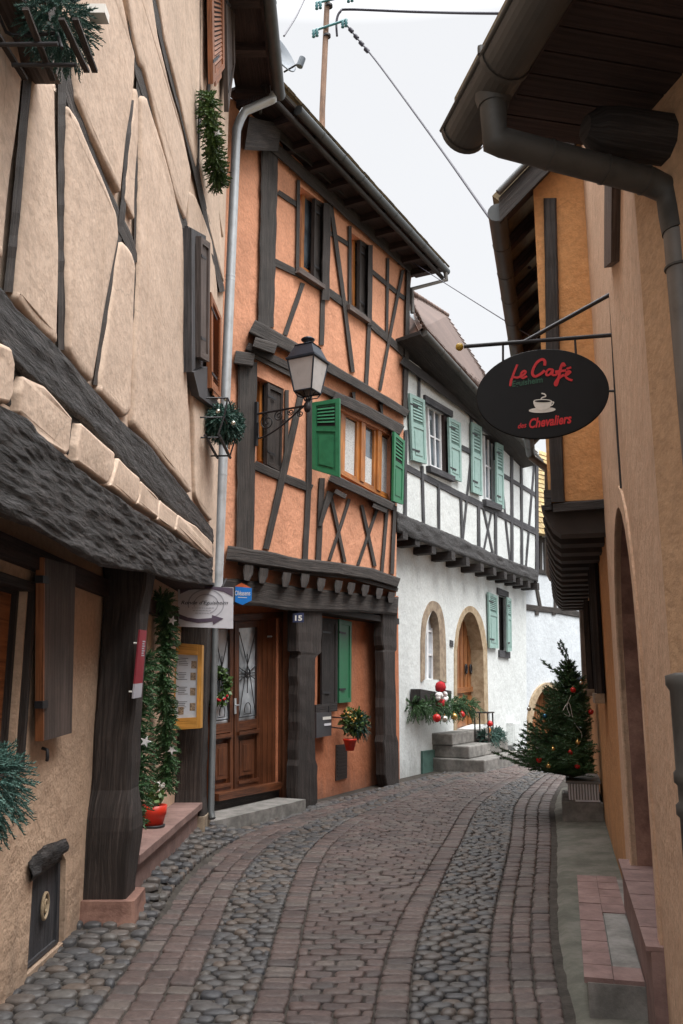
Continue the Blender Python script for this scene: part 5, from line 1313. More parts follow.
# ---- café sign
SG = Plane(0, 0, 0, 1); SG.p = RW.pt(sR(4.6), 0, 0); SG.d = RW.n.copy(); SG.n = -RW.d
def S3(x, y, off=0): return SG.hit(x, y, off)
cs = thing('cafe_sign', 'black oval sign with red script and a white cup, hanging from an iron bracket', 'sign', tuple(S3(541.5, 394)))
mb = MB()
mb.quadbox([S3(607, 292), S3(610, 299), S3(531, 343), S3(521, 343)], SG.n, -.012, .012) if False else mb.tube([S3(611, 294), S3(524, 342)], .013, 6)
mb.build('brace', 'iron', cs); mb = MB(); mb.tube([S3(612.5, 335), S3(464, 346.5)], .013, 8); mb.build('bracket_arm', 'iron', cs)
mb = MB(); mb.tube([S3(609.5, 262), S3(613, 335), S3(618, 430), S3(622, 488)], .012, 8); mb.build('wall_rod', 'iron', cs)
mb = MB(); mb.ball(S3(459.5, 347), .024, 14); mb.build('finial', 'ball', cs)
for (x0, y0, x1, y1) in ((503, 343, 503, 361), (575, 338, 576, 357), (604, 391, 617, 391)):
    mb = MB(); mb.tube([S3(x0, y0), S3(x1, y1)], .007, 6); mb.build('hanger', 'iron', cs)
cc = S3(541.5, 394); aw = (S3(607, 389)-S3(476, 399)).length/2; eu = -(S3(607, 389)-S3(476, 399)).normalized()*-1; ah = (S3(542.5, 350)-S3(541, 438)).length/2
eu = (S3(607, 389)-S3(476, 399)).normalized(); ev = SG.n.cross(eu); ev = ev if ev.z > 0 else -ev
el = [cc+eu*(aw*math.cos(a))+ev*(ah*math.sin(a)) for a in [2*math.pi*i/64 for i in range(64)]]
mb = MB(); mb.poly(el, SG.n, -.010, .010); sb = mb.build('sign_board', 'signblk', cs)
mb = MB(); mb.tube(el+[el[0]], .006, 6, False); mb.build('rim', 'signblk', sb, cs)
def zz(x, y, off=.0105): return SG.hit(470+x/4.71, 340+y/4.71, off)
strokes = {
 'L': [[(222, 118), (212, 142), (200, 175), (190, 214), (193, 190), (204, 176), (222, 178), (238, 172)]],
 'e': [[(238, 170), (252, 165), (262, 152), (255, 146), (243, 156), (240, 172), (250, 179), (266, 172)]],
 'C': [[(352, 118), (352, 100), (340, 92), (318, 104), (300, 132), (294, 158), (306, 172), (330, 162), (350, 146)]],
 'a': [[(388, 140), (372, 139), (360, 152), (362, 166), (376, 162), (390, 142), (388, 162), (400, 166), (412, 158)]],
 'f': [[(446, 122), (438, 112), (428, 130), (420, 165), (410, 205), (404, 212), (402, 202), (416, 182), (440, 166)], [(404, 150), (450, 144)]],
 'e2': [[(446, 168), (462, 162), (472, 152), (462, 148), (452, 160), (453, 176), (466, 186), (480, 190)], [(458, 136), (474, 130)]]}
for k, ss in strokes.items():
    mb = MB()
    for s_ in ss:
        p = catmull([zz(*q) for q in s_], 7); ribbon(mb, p, .0155 if k in 'Cf' else .0125, SG.n, .0025)
    mb.build('letter', 'signred', sb, cs)
def stext(s, x, y, x2, y2, h, mat, shear=.3, bold=.02):
    a = zz(x, y); b = zz(x2, y2); u = (b-a).normalized(); v = SG.n.cross(u); v = v if v.z > 0 else -v
    return text_mesh(s, 'lettering', a, u, v, SG.n, (b-a).length, h, mat, sb, cs, shear, bold)
hpx = (zz(300, 200)-zz(300, 210)).length/10
stext('Eguisheim', 200, 230, 345, 208, 36*hpx, 'signgrn', .15)
stext('des', 226, 418, 268, 412, 24*hpx, 'signred', .35); stext('Chevaliers', 280, 418, 482, 392, 46*hpx, 'signred', .35, .03)
def disc(pts, mat, nm, t=.003): mb = MB(); mb.poly([zz(*p) for p in pts], SG.n, 0, t); return mb.build(nm, mat, sb, cs)
disc([(340+63*math.cos(a), 330+13*math.sin(a)-(math.cos(a)*3)) for a in [2*math.pi*i/28 for i in range(28)]], 'signwht', 'saucer', .0015)
disc([(298, 290)]+[(342-44*math.cos(a), 290+44*math.sin(a)) for a in [math.pi*i/14 for i in range(1, 14)]]+[(386, 289)]+[(342+44*math.cos(a), 288-9*math.sin(a)) for a in [math.pi*i/8 for i in range(1, 8)]], 'signwht', 'cup', .003)
disc([(342+38*math.cos(a), 289+5.5*math.sin(a)) for a in [2*math.pi*i/20 for i in range(20)]], 'signblk', 'coffee', .0042)
disc([(335+40*math.cos(a), 331+6*math.sin(a)) for a in [math.pi*i/14 for i in range(15)]][::-1]+[(300, 328)], 'signblk', 'saucer_shade_line', .002) if False else None
mb = MB(); ribbon(mb, catmull([zz(*p) for p in ((384, 292), (394, 294), (388, 306), (376, 312))], 5), .006, SG.n, .003); mb.build('cup_handle', 'signwht', sb, cs)
mb = MB(); ribbon(mb, catmull([zz(*p) for p in ((334, 280), (340, 272), (356, 266), (352, 256), (338, 252))], 6), .007, SG.n, .003); mb.build('steam', 'signwht', sb, cs)
# ---- direction sign and blue badge
ds = thing('direction_sign', 'pale grey panel with a purple arrow pointing right beside the garland', 'sign', tuple(atY(205, 607, 8.7)))
YD = 8.7
def D3(x, y, o=0): return atY(x, y, YD-o)
q = [D3(178, 585.5), D3(233.3, 587.5), D3(233, 628.7), D3(178, 626.5)]
mb = MB(); mb.quadbox(q, -Y_, -.01, .0); bd = mb.build('panel', 'signgry', ds)
mb = MB(); mb.poly([D3(x, y, .001) for x, y in ((180, 586), (205, 586), (233, 588), (233, 597), (224, 592), (212, 589.3), (200, 588.8), (189, 590), (180, 594))], -Y_, 0, .002); mb.build('printed_band', 'signpur', bd, ds)
mb = MB(); mb.poly([D3(x, y, .001) for x, y in ((179, 614), (188, 617.5), (198, 619), (212, 618), (212, 615), (223.5, 618.5), (213.5, 624.5), (212.5, 621.5), (198, 623), (186, 621), (179, 618.5))], -Y_, 0, .003); mb.build('arrow', 'signpur', bd, ds)
for r_, w_ in ((.165, .012), (.11, .010)):
    mb = MB(); c = D3(206, 604, .001); ribbon(mb, [c+X_*(r_*1.1*math.cos(a))+Z_*(r_*.9*math.sin(a)) for a in [i*math.pi/24-1.2 for i in range(36)]], w_, -Y_, .001); mb.build('printed_ring', 'signlil', bd, ds)
a = D3(190.5, 604.5, .003); b = D3(228, 604.5, .003); text_mesh("Ronde d'Eguisheim", 'lettering', D3(181, 605.5, .003), X_, Z_, -Y_, (b-D3(181, 604.5, .003)).length, .05, 'signink', bd, ds, .25, .01)
for i, (x0, x1) in enumerate(((192, 214), (193, 211), (195, 209))):
    y = 607.6+i*2.6; text_mesh(('Visite du village', 'par les remparts', 'et les ruelles')[i], 'lettering', D3(x0, y, .003), X_, Z_, -Y_, (D3(x1, y)-D3(x0, y)).length, .015, 'signink', bd, ds, .1) if False else None
    mb = MB(); x = x0
    while x < x1:
        l = R.uniform(1.2, 3.2); mb.quadbox([D3(x, y, .002), D3(min(x1, x+l), y, .002), D3(min(x1, x+l), y+.7, .002), D3(x, y+.7, .002)], -Y_, 0, .001); x += l+.7
    mb.build('small_print', 'signlil', bd, ds)
mb = MB(); p = D3(181, 586); mb.tube([p, p+Z_*.15+Y_*.1], .01, 6); p = D3(222, 587); mb.tube([p, p+Z_*.12+Y_*.3], .01, 6); mb.build('hanger', 'iron', ds)
bb = thing('badge_sign', 'small bright blue and orange badge-shaped sign on the dark lintel beam', 'sign', tuple(O.hit(242.5, 594, .15)))
Yb = O.hit(242.5, 594, .16).y
def B3_(x, y, o=0): return atY(x, y, Yb-o)
mb = MB(); mb.poly([B3_(x, y) for x, y in ((234, 586.5), (251.8, 588), (251.5, 600.5), (242.5, 605), (234.5, 601.5))], -Y_, -.01, .003); bl_ = mb.build('panel', 'blue', bb)
mb = MB(); mb.poly([B3_(x, y) for x, y in ((234.5, 586.5), (241.5, 582.8), (251.3, 587.9))], -Y_, -.01, .002); mb.build('orange_top', 'or_sign', bb)
text_mesh('Oléasens', 'lettering', B3_(234.8, 595.5, .004), X_, Z_, -Y_, (B3_(250.3, 595)-B3_(234.8, 595)).length, .058, 'signwht', bl_, bb, 0, .01)
mb = MB(); mb.quadbox([B3_(238, 597, .004), B3_(247, 597.4, .004), B3_(247, 598, .004), B3_(238, 597.6, .004)], -Y_, 0, .001); mb.build('small_print', 'signwht', bl_, bb)
# ---- menu case on the far post
Ym = 8.96; 
def M3(x, y, o=0): return atY(x, y, Ym-o)
mc = thing('menu_case', 'yellow wooden display case with a pale menu sheet on the dark post', 'display case', tuple(M3(187, 690)))
q = [M3(173, 643), M3(202.5, 645), M3(201, 728), M3(170.5, 730)]
mb = MB(); mb.quadbox(q, -Y_, -.10, .0); mb.quadbox(subq(q, 0, .14, 0, 1), -Y_, 0, .03); mb.quadbox(subq(q, .86, 1, 0, 1), -Y_, 0, .03); mb.quadbox(subq(q, .14, .86, 0, .13), -Y_, 0, .035); mb.quadbox(subq(q, .14, .86, .87, 1), -Y_, 0, .035)
bx_ = mb.build('case', 'w_yel', mc)
mb = MB(); mb.quadbox(subq(q, .14, .86, .13, .87), -Y_, 0, .008); ps = mb.build('menu_sheet', 'paper', mc)
for u, v in ((.62, .34), (.62, .52), (.62, .70), (.24, .74), (.64, .2)):
    mb = MB(); mb.quadbox(subq(q, u, u+.18, v, v+.09), -Y_, .008, .010); mb.build('menu_picture', 'photo', ps, mc)
for k in range(4):
    mb = MB()
    for i in range(5): v = .17+.17*k+.02*i; mb.quadbox(subq(q, .22, .22+R.uniform(.2, .34), v, v+.006), -Y_, .008, .0095)
    mb.build('menu_text', 'signink', ps, mc)
# ---- burgundy plaque on the big post
q = [V(p) for p in (atY(138.5, 629.5, 5.96), atY(145.2, 630.5, 6.06), atY(139.8, 697, 6.06), atY(131.8, 698.5, 5.96))]
pq = thing('plaque', 'narrow burgundy and grey plaque tilted on the side of the big post', 'plaque', tuple(q[3])); n_ = qn(q)
mb = MB(); mb.quadbox(subq(q, 0, 1, 0, .79), n_, 0, .012); pp = mb.build('upper_panel', 'burg', pq); mb = MB(); mb.quadbox(subq(q, 0, 1, .79, 1), n_, 0, .012); mb.build('lower_panel', 'signlil', pq)
text_mesh('GALERIE', 'lettering', bil(q, .35, .16)+n_*.012, (bil(q, .4, .45)-bil(q, .35, .16)).normalized(), (q[1]-q[0]).normalized(), n_, (bil(q, .4, .45)-bil(q, .35, .16)).length, .045, 'signlil', pp, pq) if False else None
for v in (.2, .9):
    mb = MB(); p = bil(q, -.08, v); mb.tube([p, p-X_*.02], .007, 6); mb.build('screw', 'signwht', pq)
mb = MB()
for i in range(7): v = .16+.035*i; mb.quadbox(subq(q, .5, .9-.1*(i % 2), v, v+.018), n_, .012, .0135)
mb.build('lettering', 'signlil', pp, pq)
# ---- garlands of tinsel fir
def garland(name, label, path, rad, dens, mat='fir_g', group=None, stars=3, loc=None):
    g = thing(name, label, 'garland', tuple(path[0]), group); mb = MB(); c = catmull(path, 6); 
    mb.tube(c, .012, 6)
    for i in range(len(c)-1):
        l = (c[i+1]-c[i]).length; t = (c[i+1]-c[i]).normalized()
        for _ in range(max(1, int(dens*l))):
            p = c[i].lerp(c[i+1], R.random()); d = rv(); d = (d-t*d.dot(t)).normalized()+V((0, 0, R.uniform(-.5, .3))); sprig(mb, p, d, rad*R.uniform(.75, 1.25), .034, 22, .0062, .2)
    mb.build('fir_strand', mat, g)
    for k in range(stars):
        p = c[int((k+.5)/stars*len(c))]+V((rad*.6, -rad*.75, 0))
        mb = MB(); st_ = []
        for i in range(10): a = i*math.pi/5+k; r_ = .045 if i % 2 == 0 else .018; st_.append(p+X_*(r_*math.cos(a))+Z_*(r_*math.sin(a)))
        mb.poly(st_, -Y_, 0, .01); mb.build('star_ornament', 'whitestuff', g)
    return g
garland('garland', 'long fir garland with white stars hanging beside the yellow menu case', [L0.hit(160, 598, .10), L0.hit(166, 606, .12), L0.hit(167, 640, .12), L0.hit(164, 680, .12), L0.hit(166, 730, .12), L0.hit(167, 765, .12), L0.hit(165, 788, .12)], .105, 330, stars=2)
garland('garland', 'fir garland half hidden behind the big dark post above the red pot', [L0.hit(147, 655, .12), L0.hit(141, 680, .12), L0.hit(138, 720, .12), L0.hit(139, 760, .14), L0.hit(136, 790, .16), L0.hit(134, 822, .16)], .13, 300, stars=1)
mb = MB(); 
g3 = garland('garland', 'short green garland dangling high up from the beige house window near the bright downpipe', [L1.hit(209, 92, .16), L1.hit(210, 125, .16), L1.hit(214, 155, .16), L1.hit(219, 185, .16)], .11, 420, 'leaf', stars=1)
# ---- red pot with plant on the doorstep
pc = V((-1.60, 7.62, .415))
rp = thing('flower_pot', 'bright red plastic pot with a small leafy plant on the sandstone doorstep', 'plant pot', tuple(pc))
mb = MB(); mb.lathe(pc, [(.001, .0), (.095, .0), (.10, .02), (.06, .02)], 20); mb.build('saucer', 'iron', rp)
mb = MB(); mb.lathe(pc, [(.001, .015), (.078, .015), (.098, .10), (.104, .105), (.108, .18), (.10, .18), (.09, .15), (.001, .15)], 22); mb.build('pot', 'red_pot', rp)
mb = MB(); leaves(mb, pc+Z_*.25, (.10, .10, .10), 120, .06); mb.build('plant', 'leaf', rp)
mb = MB(); leaves(mb, pc+Z_*.33+X_*.06, (.05, .05, .05), 24, .035); mb.build('blossom', 'signwht', rp)
# ---- fir bunches in iron window racks
def rack_fir(name, label, c, rad, cnt, mat='fir_b', **k):
    g = thing(name, label, 'fir branches', tuple(c)); mb = MB(); fir_mass(mb, c, rad, cnt, **k); mb.build('fir_twigs', mat, g); return g
c = V((-1.47, 4.02, 1.235)); g = rack_fir('fir_bunch', 'bluish fir bunch with a white bauble at the left edge, low by the brown window', V((-1.53, 3.78, 1.17)), (.15, .30, .21), 420, length=.11, nl=.024, w=.0035, n=26)
mb = MB(); mb.box((-1.722, 3.45, 1.02), (-1.54, 3.98, 1.14)); mb.build('flower_box', 't_brown', g); mb = MB(); mb.ball(atY(25, 769, 3.9), .016); mb.build('bauble', 'silver', g)
p = atY(60, 8, 2.95); g = rack_fir('fir_bunch', 'dark fir bunch in the iron window rack at the top left corner', V((-1.10, 2.86, 4.12)), (.14, .20, .12), 380, length=.075, nl=.017, w=.0026, n=26)
mb = MB(); a = atY(97, 14, 2.86); mb.box((-.03, -.03, -.02), (.04, .03, .02), (X_, Y_, Z_), a); mb.build('gift_ribbon', 'signwht', g)
g = rack_fir('fir_bunch', 'bluish fir bunch in the small iron basket above the street beside the downpipe', V((-1.15, 8.0, 4.14)), (.13, .26, .16), 420, length=.11, nl=.036, w=.006)
for d_ in ((.05, -.3, .12), (.12, -.25, -.1), (-.02, -.3, 0)):
    mb = MB(); mb.ball(V((-1.15, 8.0, 4.14))+V(d_), .022); mb.build('bauble', 'silver', g)
rk = thing('window_basket', 'small black iron basket rack on the beige wall beside the downpipe', 'rack', (-1.35, 7.95, 3.9))
mb = MB()
x0, x1, y0, y1, z0, z1 = -1.34, -1.06, 7.55, 8.35, 3.86, 4.22
for z, a in ((z1, 0), (z0+.18, .03), (z0, .08)): mb.tube([V((x0, y0+a, z)), V((x1-a, y0+a, z)), V((x1-a, y1-a, z)), V((x0, y1-a, z))], .009, 5)
for y in (y0, y1): mb.tube([V((x1, y, z1)), V((x1-.03, y, z0+.18)), V((x1-.08, y, z0))], .009, 5)
mb.build('basket_frame', 'iron', rk)
for i in range(2):
    mb = MB(); x = x0+.08+i*.13; mb.tube([V((x, y0, z0)), V((x, y1, z0))], .016, 4); mb.build('slat', 'iron', rk)
rk = thing('window_rack', 'dark iron and wood window rack at the top left corner of the picture', 'rack', tuple(atZ(40, 50, 3.9)))
for a, b in (((-40, 45), (58, 44)), ((12, 65), (76, 65))):
    mb = MB(); mb.tube([atZ(*a, 3.9), atZ(*b, 3.9)], .008, 6); mb.build('cross_bar', 'iron', rk)
for a, b in (((-16, 20), (22, 80)), ((22, 10), (50, 81)), ((58, 20), (84, 73)), ((72, 20), (92, 73))):
    mb = MB(); A = atZ(*a, 3.915); Bq = atZ(*b, 3.915); mb.quadbox([A, Bq, Bq+X_*.022, A+X_*.022], Z_, 0, .012); mb.build('slat', 't_brown', rk)
mb = MB(); mb.tube([atZ(-10, -5, 4.03), atZ(6, 32, 4.03), atZ(12, 35, 4.03), atZ(36, 35, 4.03), atZ(57, 33, 4.03)], .007, 6); mb.tube([atZ(57, 33, 4.03), atZ(62, 48, 3.9)], .007, 6); mb.build('top_rail', 'iron', rk)
mb = MB(); a = V((-1.36, 2.1, 4.12)); mb.box((0, 0, 0), (.16, 1.1, .06), (X_, Y_, Z_), a); mb.build('sill_board', 'w_shut', rk)
# ---- orange house ground floor things
nm = thing('house_number', 'small dark blue enamel plate reading 15 on the dark post', 'house number', tuple(O.hit(298, 618, .06)))
q = [atY(293, 613.3, O.hit(298, 618, .06).y)]; Yn = O.hit(298, 618, .08).y
def N3(x, y, o=0): return atY(x, y, Yn-o)
mb = MB(); mb.quadbox([N3(292.8, 613.2), N3(303.8, 612.8), N3(303.8, 622.2), N3(292.8, 622.4)], -Y_, -.02, 0); pl_ = mb.build('plate', 'blue_dk', nm)
text_mesh('15', 'numerals', N3(295, 620.8, .001), X_, Z_, -Y_, .095, .072, 'signwht', pl_, nm, 0, .03)
mbx = thing('mailbox', 'grey metal mailbox on the orange wall beside the dark post', 'mailbox', tuple(OG.hit(325, 737, .1)))
q = OG.q([(316.5, 713), (331.5, 712), (331.5, 735.5), (316.5, 738)], .14); mb = MB(); mb.quadbox(q, OG.n, -.14, 0); bo = mb.build('box', 'mail', mbx)
mb = MB(); mb.quadbox(subq(q, .4, .95, .18, .30), OG.n, 0, .006); mb.build('slot', 'signwht', bo, mbx); mb = MB(); mb.quadbox(subq(q, .5, .95, .46, .56), OG.n, 0, .006); mb.build('name_card', 'signgry', bo, mbx)
mb = MB(); mb.tube([bil(q, .8, 0), bil(q, .8, -.25)], .008, 5); mb.build('stem', 'iron', mbx)
hp = thing('hanging_plant', 'bushy potted plant with fir sprigs in a red pot hung on the orange wall', 'plant', tuple(OG.hit(352, 740, .25)))
pc = OG.hit(350, 745, .28); mb = MB(); mb.lathe(pc, [(.001, -.08), (.06, -.08), (.095, .06), (.105, .065), (.105, .09), (.08, .09), (.001, .07)], 18); mb.build('pot', 'red_pot', hp)
mb = MB(); c = OG.hit(354, 722, .28); leaves(mb, c, (.21, .21, .22), 900, .075); mb.build('foliage', 'leaf', hp)
mb = MB(); fir_mass(mb, OG.hit(358, 724, .33), (.17, .17, .20), 120, .11, .03); mb.build('fir_twigs', 'fir_b', hp)
mb = MB(); leaves(mb, OG.hit(352, 715, .33), (.14, .14, .14), 40, .05); mb.build('yellow_leaves', 'w_yel', hp)
mb = MB(); mb.tube([OG.hit(331, 717, .02), OG.hit(346, 718, .26)], .010, 5); mb.tube([OG.hit(331, 727, .02), OG.hit(346, 729, .26)], .010, 5); mb.build('holder', 'iron', hp)
wr = thing('door_wreath', 'oval wreath of ivy and red berries on the narrow door leaf', 'wreath', tuple(OG.hit(215.5, 686, 0)))
c = OG.hit(217.5, 686, .03); mb = MB()
for i in range(800):
    a = R.random()*2*math.pi; p = c+OG.d*(.20*math.cos(a))+up*(.18*math.sin(a)); leaves(mb, p, (.05, .05, .05), 1, .06)
mb.build('ivy', 'leaf', wr); mb = MB()
for i in range(16):
    a = -.4-R.random()*2.2; mb.ball(c+OG.d*(.19*math.cos(a))+up*(.17*math.sin(a))+OG.n*.05, .016, 6)
mb.build('berries', 'red_cloth', wr)
# ---- white house decorations
bx2 = thing('window_crate', 'dark wooden crate window box on the white wall under the arched window', 'window box', tuple(W.hit(428, 700, .1)))
q = W.q([(420.5, 689), (437, 692), (437, 703), (420.5, 701)], .22); mb = MB(); mb.quadbox(q, W.n, -.2, 0); mb.quadbox(W.q([(446, 690), (451.5, 691), (451.5, 701), (446, 700)], .2), W.n, -.18, 0); mb.build('crate', 't_black', bx2)
fb_ = thing('fir_swag', 'green fir swag spilling from the crate below the arched window', 'fir branches', tuple(W.hit(443, 708, .25)))
mb = MB(); c = W.hit(443, 706, .30)
for k in range(-5, 6): fir_mass(mb, c+W.d*(.16*k)+V((.04*k, 0, 0)), (.2, .2, .15), 45, .16, .045, w=.008, n=18)
mb.build('fir_twigs', 'fir_g', fb_)
for x, y, r_, m, lb in ((436.8, 718, .075, 'red', 'largest red bauble hanging under the fir swag, left end'), (444.5, 719, .062, 'silver', 'silver bauble between the red and the gold ones under the fir swag'), (454, 716.5, .065, 'gold', 'gold bauble under the fir swag'), (461.5, 714.5, .066, 'red', 'red bauble at the right end of the fir swag')):
    c = W.hit(x, y, .52); o = thing('bauble', lb, 'bauble', tuple(c), 'baubles under the fir swag'); mb = MB(); mb.ball(c, r_, 16); mb.build('ball', m, o); mb = MB(); mb.tube([c+up*r_, c+up*(r_+.03)], .012, 8); mb.build('cap', 'gold', o); mb = MB(); mb.tube([c+up*(r_+.03), c+up*(r_+.12)-W.n*.08], .003, 4); mb.build('thread', 'iron', o)
so_ = thing('stuffed_ornament', 'red and white felt ornament sitting in the window crate', 'ornament', tuple(W.hit(440, 695, .35)))
mb = MB(); c = W.hit(440.5, 686, .36); mb.lathe(c-up*.02, [(.001, -.09), (.09, -.07), (.105, .0), (.085, .07), (.04, .10), (.001, .11)], 12); mb.build('red_pompon', 'red_cloth', so_)
for k in range(7): mb = MB(); mb.ball(W.hit(440+R.uniform(-4, 7), 696+R.uniform(-2, 4), .40), .05, 8); mb.build('white_tuft', 'whitestuff', so_)
mb = MB(); mb.lathe(W.hit(440, 703, .36), [(.001, -.08), (.08, -.05), (.09, .05), (.001, .09)], 10); mb.build('red_body', 'red_cloth', so_)
# on the steps
s0_ = (sF+.95); zt2 = .48
base = W.hit(484, 727, .58); base.z = .485
wl = thing('candle_stand', 'open wooden frame stand with little figures beside the arched door', 'stand', tuple(base))
mb = MB(); e = .14
for i, j in ((-1, -1), (1, -1), (1, 1), (-1, 1)): mb.box((i*e-.012, j*e-.012, 0), (i*e+.012, j*e+.012, .56), (W.d, W.n, up), base)
mb.build('frame', 't_grey', wl); mb = MB(); mb.box((-e-.03, -e-.03, .56), (e+.03, e+.03, .585), (W.d, W.n, up), base); mb.build('top', 't_grey', wl); mb = MB(); mb.box((-e, -e, .03), (e, e, .05), (W.d, W.n, up), base); mb.build('shelf', 't_grey', wl)
for k, (dx, dn2, m) in enumerate(((-.06, .08, 'signwht'), (.04, .10, 'w_frame'), (.09, .02, 'signwht'))):
    o = thing('figurine', ('white figurine on the left of the stand shelf', 'orange-brown figurine in the middle of the stand shelf', 'small white figurine at the back right of the stand shelf')[k], 'figurine', tuple(base+W.d*dx+W.n*dn2+up*.05), 'figurines on the stand')
    mb = MB(); mb.lathe(base+W.d*dx+W.n*dn2+up*.05, [(.001, 0), (.035, .0), (.04, .06), (.025, .14), (.03, .17), (.028, .21), (.001, .23)], 10); mb.build('figure', m, o)
c = base+W.n*.16-W.d*.10+up*.36; o = thing('bauble', 'big red ball hung on the wooden stand by the arched door', 'bauble', tuple(c)); mb = MB(); mb.ball(c, .062, 14); mb.build('ball', 'red', o); mb = MB(); mb.tube([c+up*.06, c+up*.21], .004, 4); mb.build('thread', 'iron', o)
c = W.pt(s0_-.05, .50, .72) ; o = thing('candle', 'short red candle standing among the figures on the stand', 'candle', tuple(base+W.n*.07-W.d*.02+up*.055)); mb = MB(); mb.lathe(base+W.n*.07-W.d*.02+up*.055, [(.001, 0), (.035, 0), (.035, .12), (.001, .12)], 12); mb.build('wax', 'red', o)
c = W.hit(492, 736, .62); c.z = .59; o = thing('fir_swag', 'dark green fir bundle lying on the grey stone steps', 'fir branches', tuple(c)); mb = MB()
for k in range(-3, 4): fir_mass(mb, c+W.d*(.12*k)-up*(.0), (.15, .16, .11), 55, .13, .04, w=.007, n=18)
mb.build('fir_twigs', 'fir_b', o)
q = W.q([(513, 723), (520, 722.5), (520, 744), (513, 745.5)], .16); mb = MB(); mb.quadbox(q, W.n, -.16, 0); o = mb.build('utility_box', 'white'); 
mb = MB(); mb.quadbox(subq(q, .1, .9, .05, .95), W.n, 0, .012); tag(o, 'narrow white utility box on the white wall past the stone steps', 'utility box'); mb.build('cover', 'white', o)
# ---- christmas tree in its planter on a concrete block
tb = V((2.80, 10.95, 0)); 
mb = MB(); mb.box((sR(10.45), -.02, -.03), (sR(11.6), .46, .25), (RW.d, RW.n, up), RW.p); o = mb.build('concrete_block', 'concrete'); bv = o.modifiers.new('bevel', 'BEVEL'); bv.width = .02; bv.segments = 2; tag(o, 'grey concrete block under the christmas tree against the right wall', 'block')
pt_ = thing('planter_trough', 'pale fluted trough holding the christmas tree on the concrete block', 'planter', (2.86, 10.7, .25))
mb = MB(); mb.box((sR(10.50), .02, .25), (sR(11.35), .38, .45), (RW.d, RW.n, up), RW.p); mb.box((sR(10.48), .0, .45), (sR(11.38), .40, .48), (RW.d, RW.n, up), RW.p); mb.build('trough', 'zinc_old', pt_)
for i in range(11):
    mb = MB(); x_ = .035+i*.033; p = RW.pt(sR(10.50), .26, x_); mb.tube([p, p+up*.185], .011, 6); mb.build('flute', 'signgry', pt_)
mb = MB(); mb.box((sR(10.44), .02, .252), (sR(10.46), .30, .27), (RW.d, RW.n, up), RW.p); mb.build('front_rail', 'signgry', pt_)
xt = thing('christmas_tree', 'dark green christmas tree with red and gold baubles against the right-hand wall', 'christmas tree', (2.84, 10.95, .45))
T0_ = V((2.84, 10.95, .46)); T1_ = V((2.88, 10.95, 1.98)); mb = MB(); mb.tube([T0_, T0_.lerp(T1_, .5)+X_*.02, T1_], .02, 8, radii=[.032, .02, .006]); mb.build('trunk', 'bark', xt)
RT = random.Random(5); tips = []
mbn = MB(); mbb = MB()
def fbranch(p, d, l, tw=.5, nl=.038):
    d = d.normalized(); n = 7; pts = []; q = p.copy(); dd = d.copy()
    for i in range(n+1): pts.append(q.copy()); q = q+dd*(l/n); dd = (dd+V((0, 0, .055))).normalized()
    mbb.tube(pts, .006, 4, False, True, [.008*(1-i/(n+1))+.002 for i in range(n+1)])
    side = dd.cross(up).normalized()
    for i in range(n):
        sprig(mbn, pts[i], pts[i+1]-pts[i], (pts[i+1]-pts[i]).length*1.25, nl, 9, .0058, 0, False)
    k = int(l/.055)
    for i in range(k):
        t = .18+.80*i/k; j = min(n-1, int(t*n)); b = pts[j].lerp(pts[j+1], t*n-j); s_ = 1 if i % 2 else -1
        tl = l*.42*(1.05-t)*RT.uniform(.7, 1.2)+.03
        sprig(mbn, b, (side*s_*.85+dd*.75+V((0, 0, RT.uniform(-.25, .15)))), tl, nl, int(10+tl*110), .0058, .15)
    tips.append(pts[-1]); return pts
N_b = 190
for i in range(N_b):
    t = (i+.5)/N_b; z = t**1.25; p = T0_.lerp(T1_, .02+.90*z); az = i*2.39996+RT.uniform(-.3, .3)
    lmax = .86*(1-z)**1.15+.10; d = V((math.cos(az), math.sin(az), .12+.45*z))
    l = lmax*RT.uniform(.75, 1.08)
    if d.x > .2: l = min(l, .30)
    fbranch(p, d, l)
fbranch(T1_-up*.02, V((-.45, 0, .9)), .22); fbranch(T0_.lerp(T1_, .80), V((-.9, -.1, .45)), .42); fbranch(T0_.lerp(T1_, .93), V((-.5, .0, .9)), .28); fbranch(T0_.lerp(T1_, .16), V((-.95, -.1, .16)), .66); fbranch(T0_.lerp(T1_, .24), V((-.95, .2, .2)), .62)
mbn.build('needles', 'fir', xt); mbb.build('branches', 'bark', xt)
for x, y, m, r_, lb in ((573, 690, 'red', .033, 'upper red bauble on the christmas tree'), (591, 712, 'red', .033, 'red bauble on the christmas tree nearest the wall'), (577.7, 742.5, 'gold', .03, 'gold bauble in the middle of the christmas tree'), (539, 760, 'red', .032, 'red bauble low at the left of the christmas tree'), (570.3, 752.5, 'red', .03, 'dark red bauble left of the gold one on the christmas tree'), (548.5, 766, 'gold', .028, 'lowest gold bauble on the christmas tree'), (577.5, 766, 'red', .032, 'lowest red bauble on the christmas tree'), (545, 716, 'blue_b', .028, 'blue bauble at the left of the christmas tree'), (529, 709, 'silver', .026, 'silver bauble on the outermost left twig of the christmas tree'), (553, 749, 'gold', .026, 'small gold bauble left of centre on the christmas tree'), (581, 683, 'silver', .024, 'upper silver bauble on the christmas tree')):
    Yq_ = {'': 0}.get(m, 10.95-.62*max(.25, min(1, (785-y)/80 if y > 720 else .55))) ; c = atY(x, y, 10.95-(.60 if y > 730 else .36))
    o = thing('bauble', lb, 'bauble', tuple(c), 'baubles on the christmas tree'); mb = MB(); mb.ball(c, r_, 12); mb.build('ball', m, o); mb = MB(); mb.tube([c+up*r_*.9, c+up*(r_+.018)], .007, 6); mb.build('cap', 'gold', o)
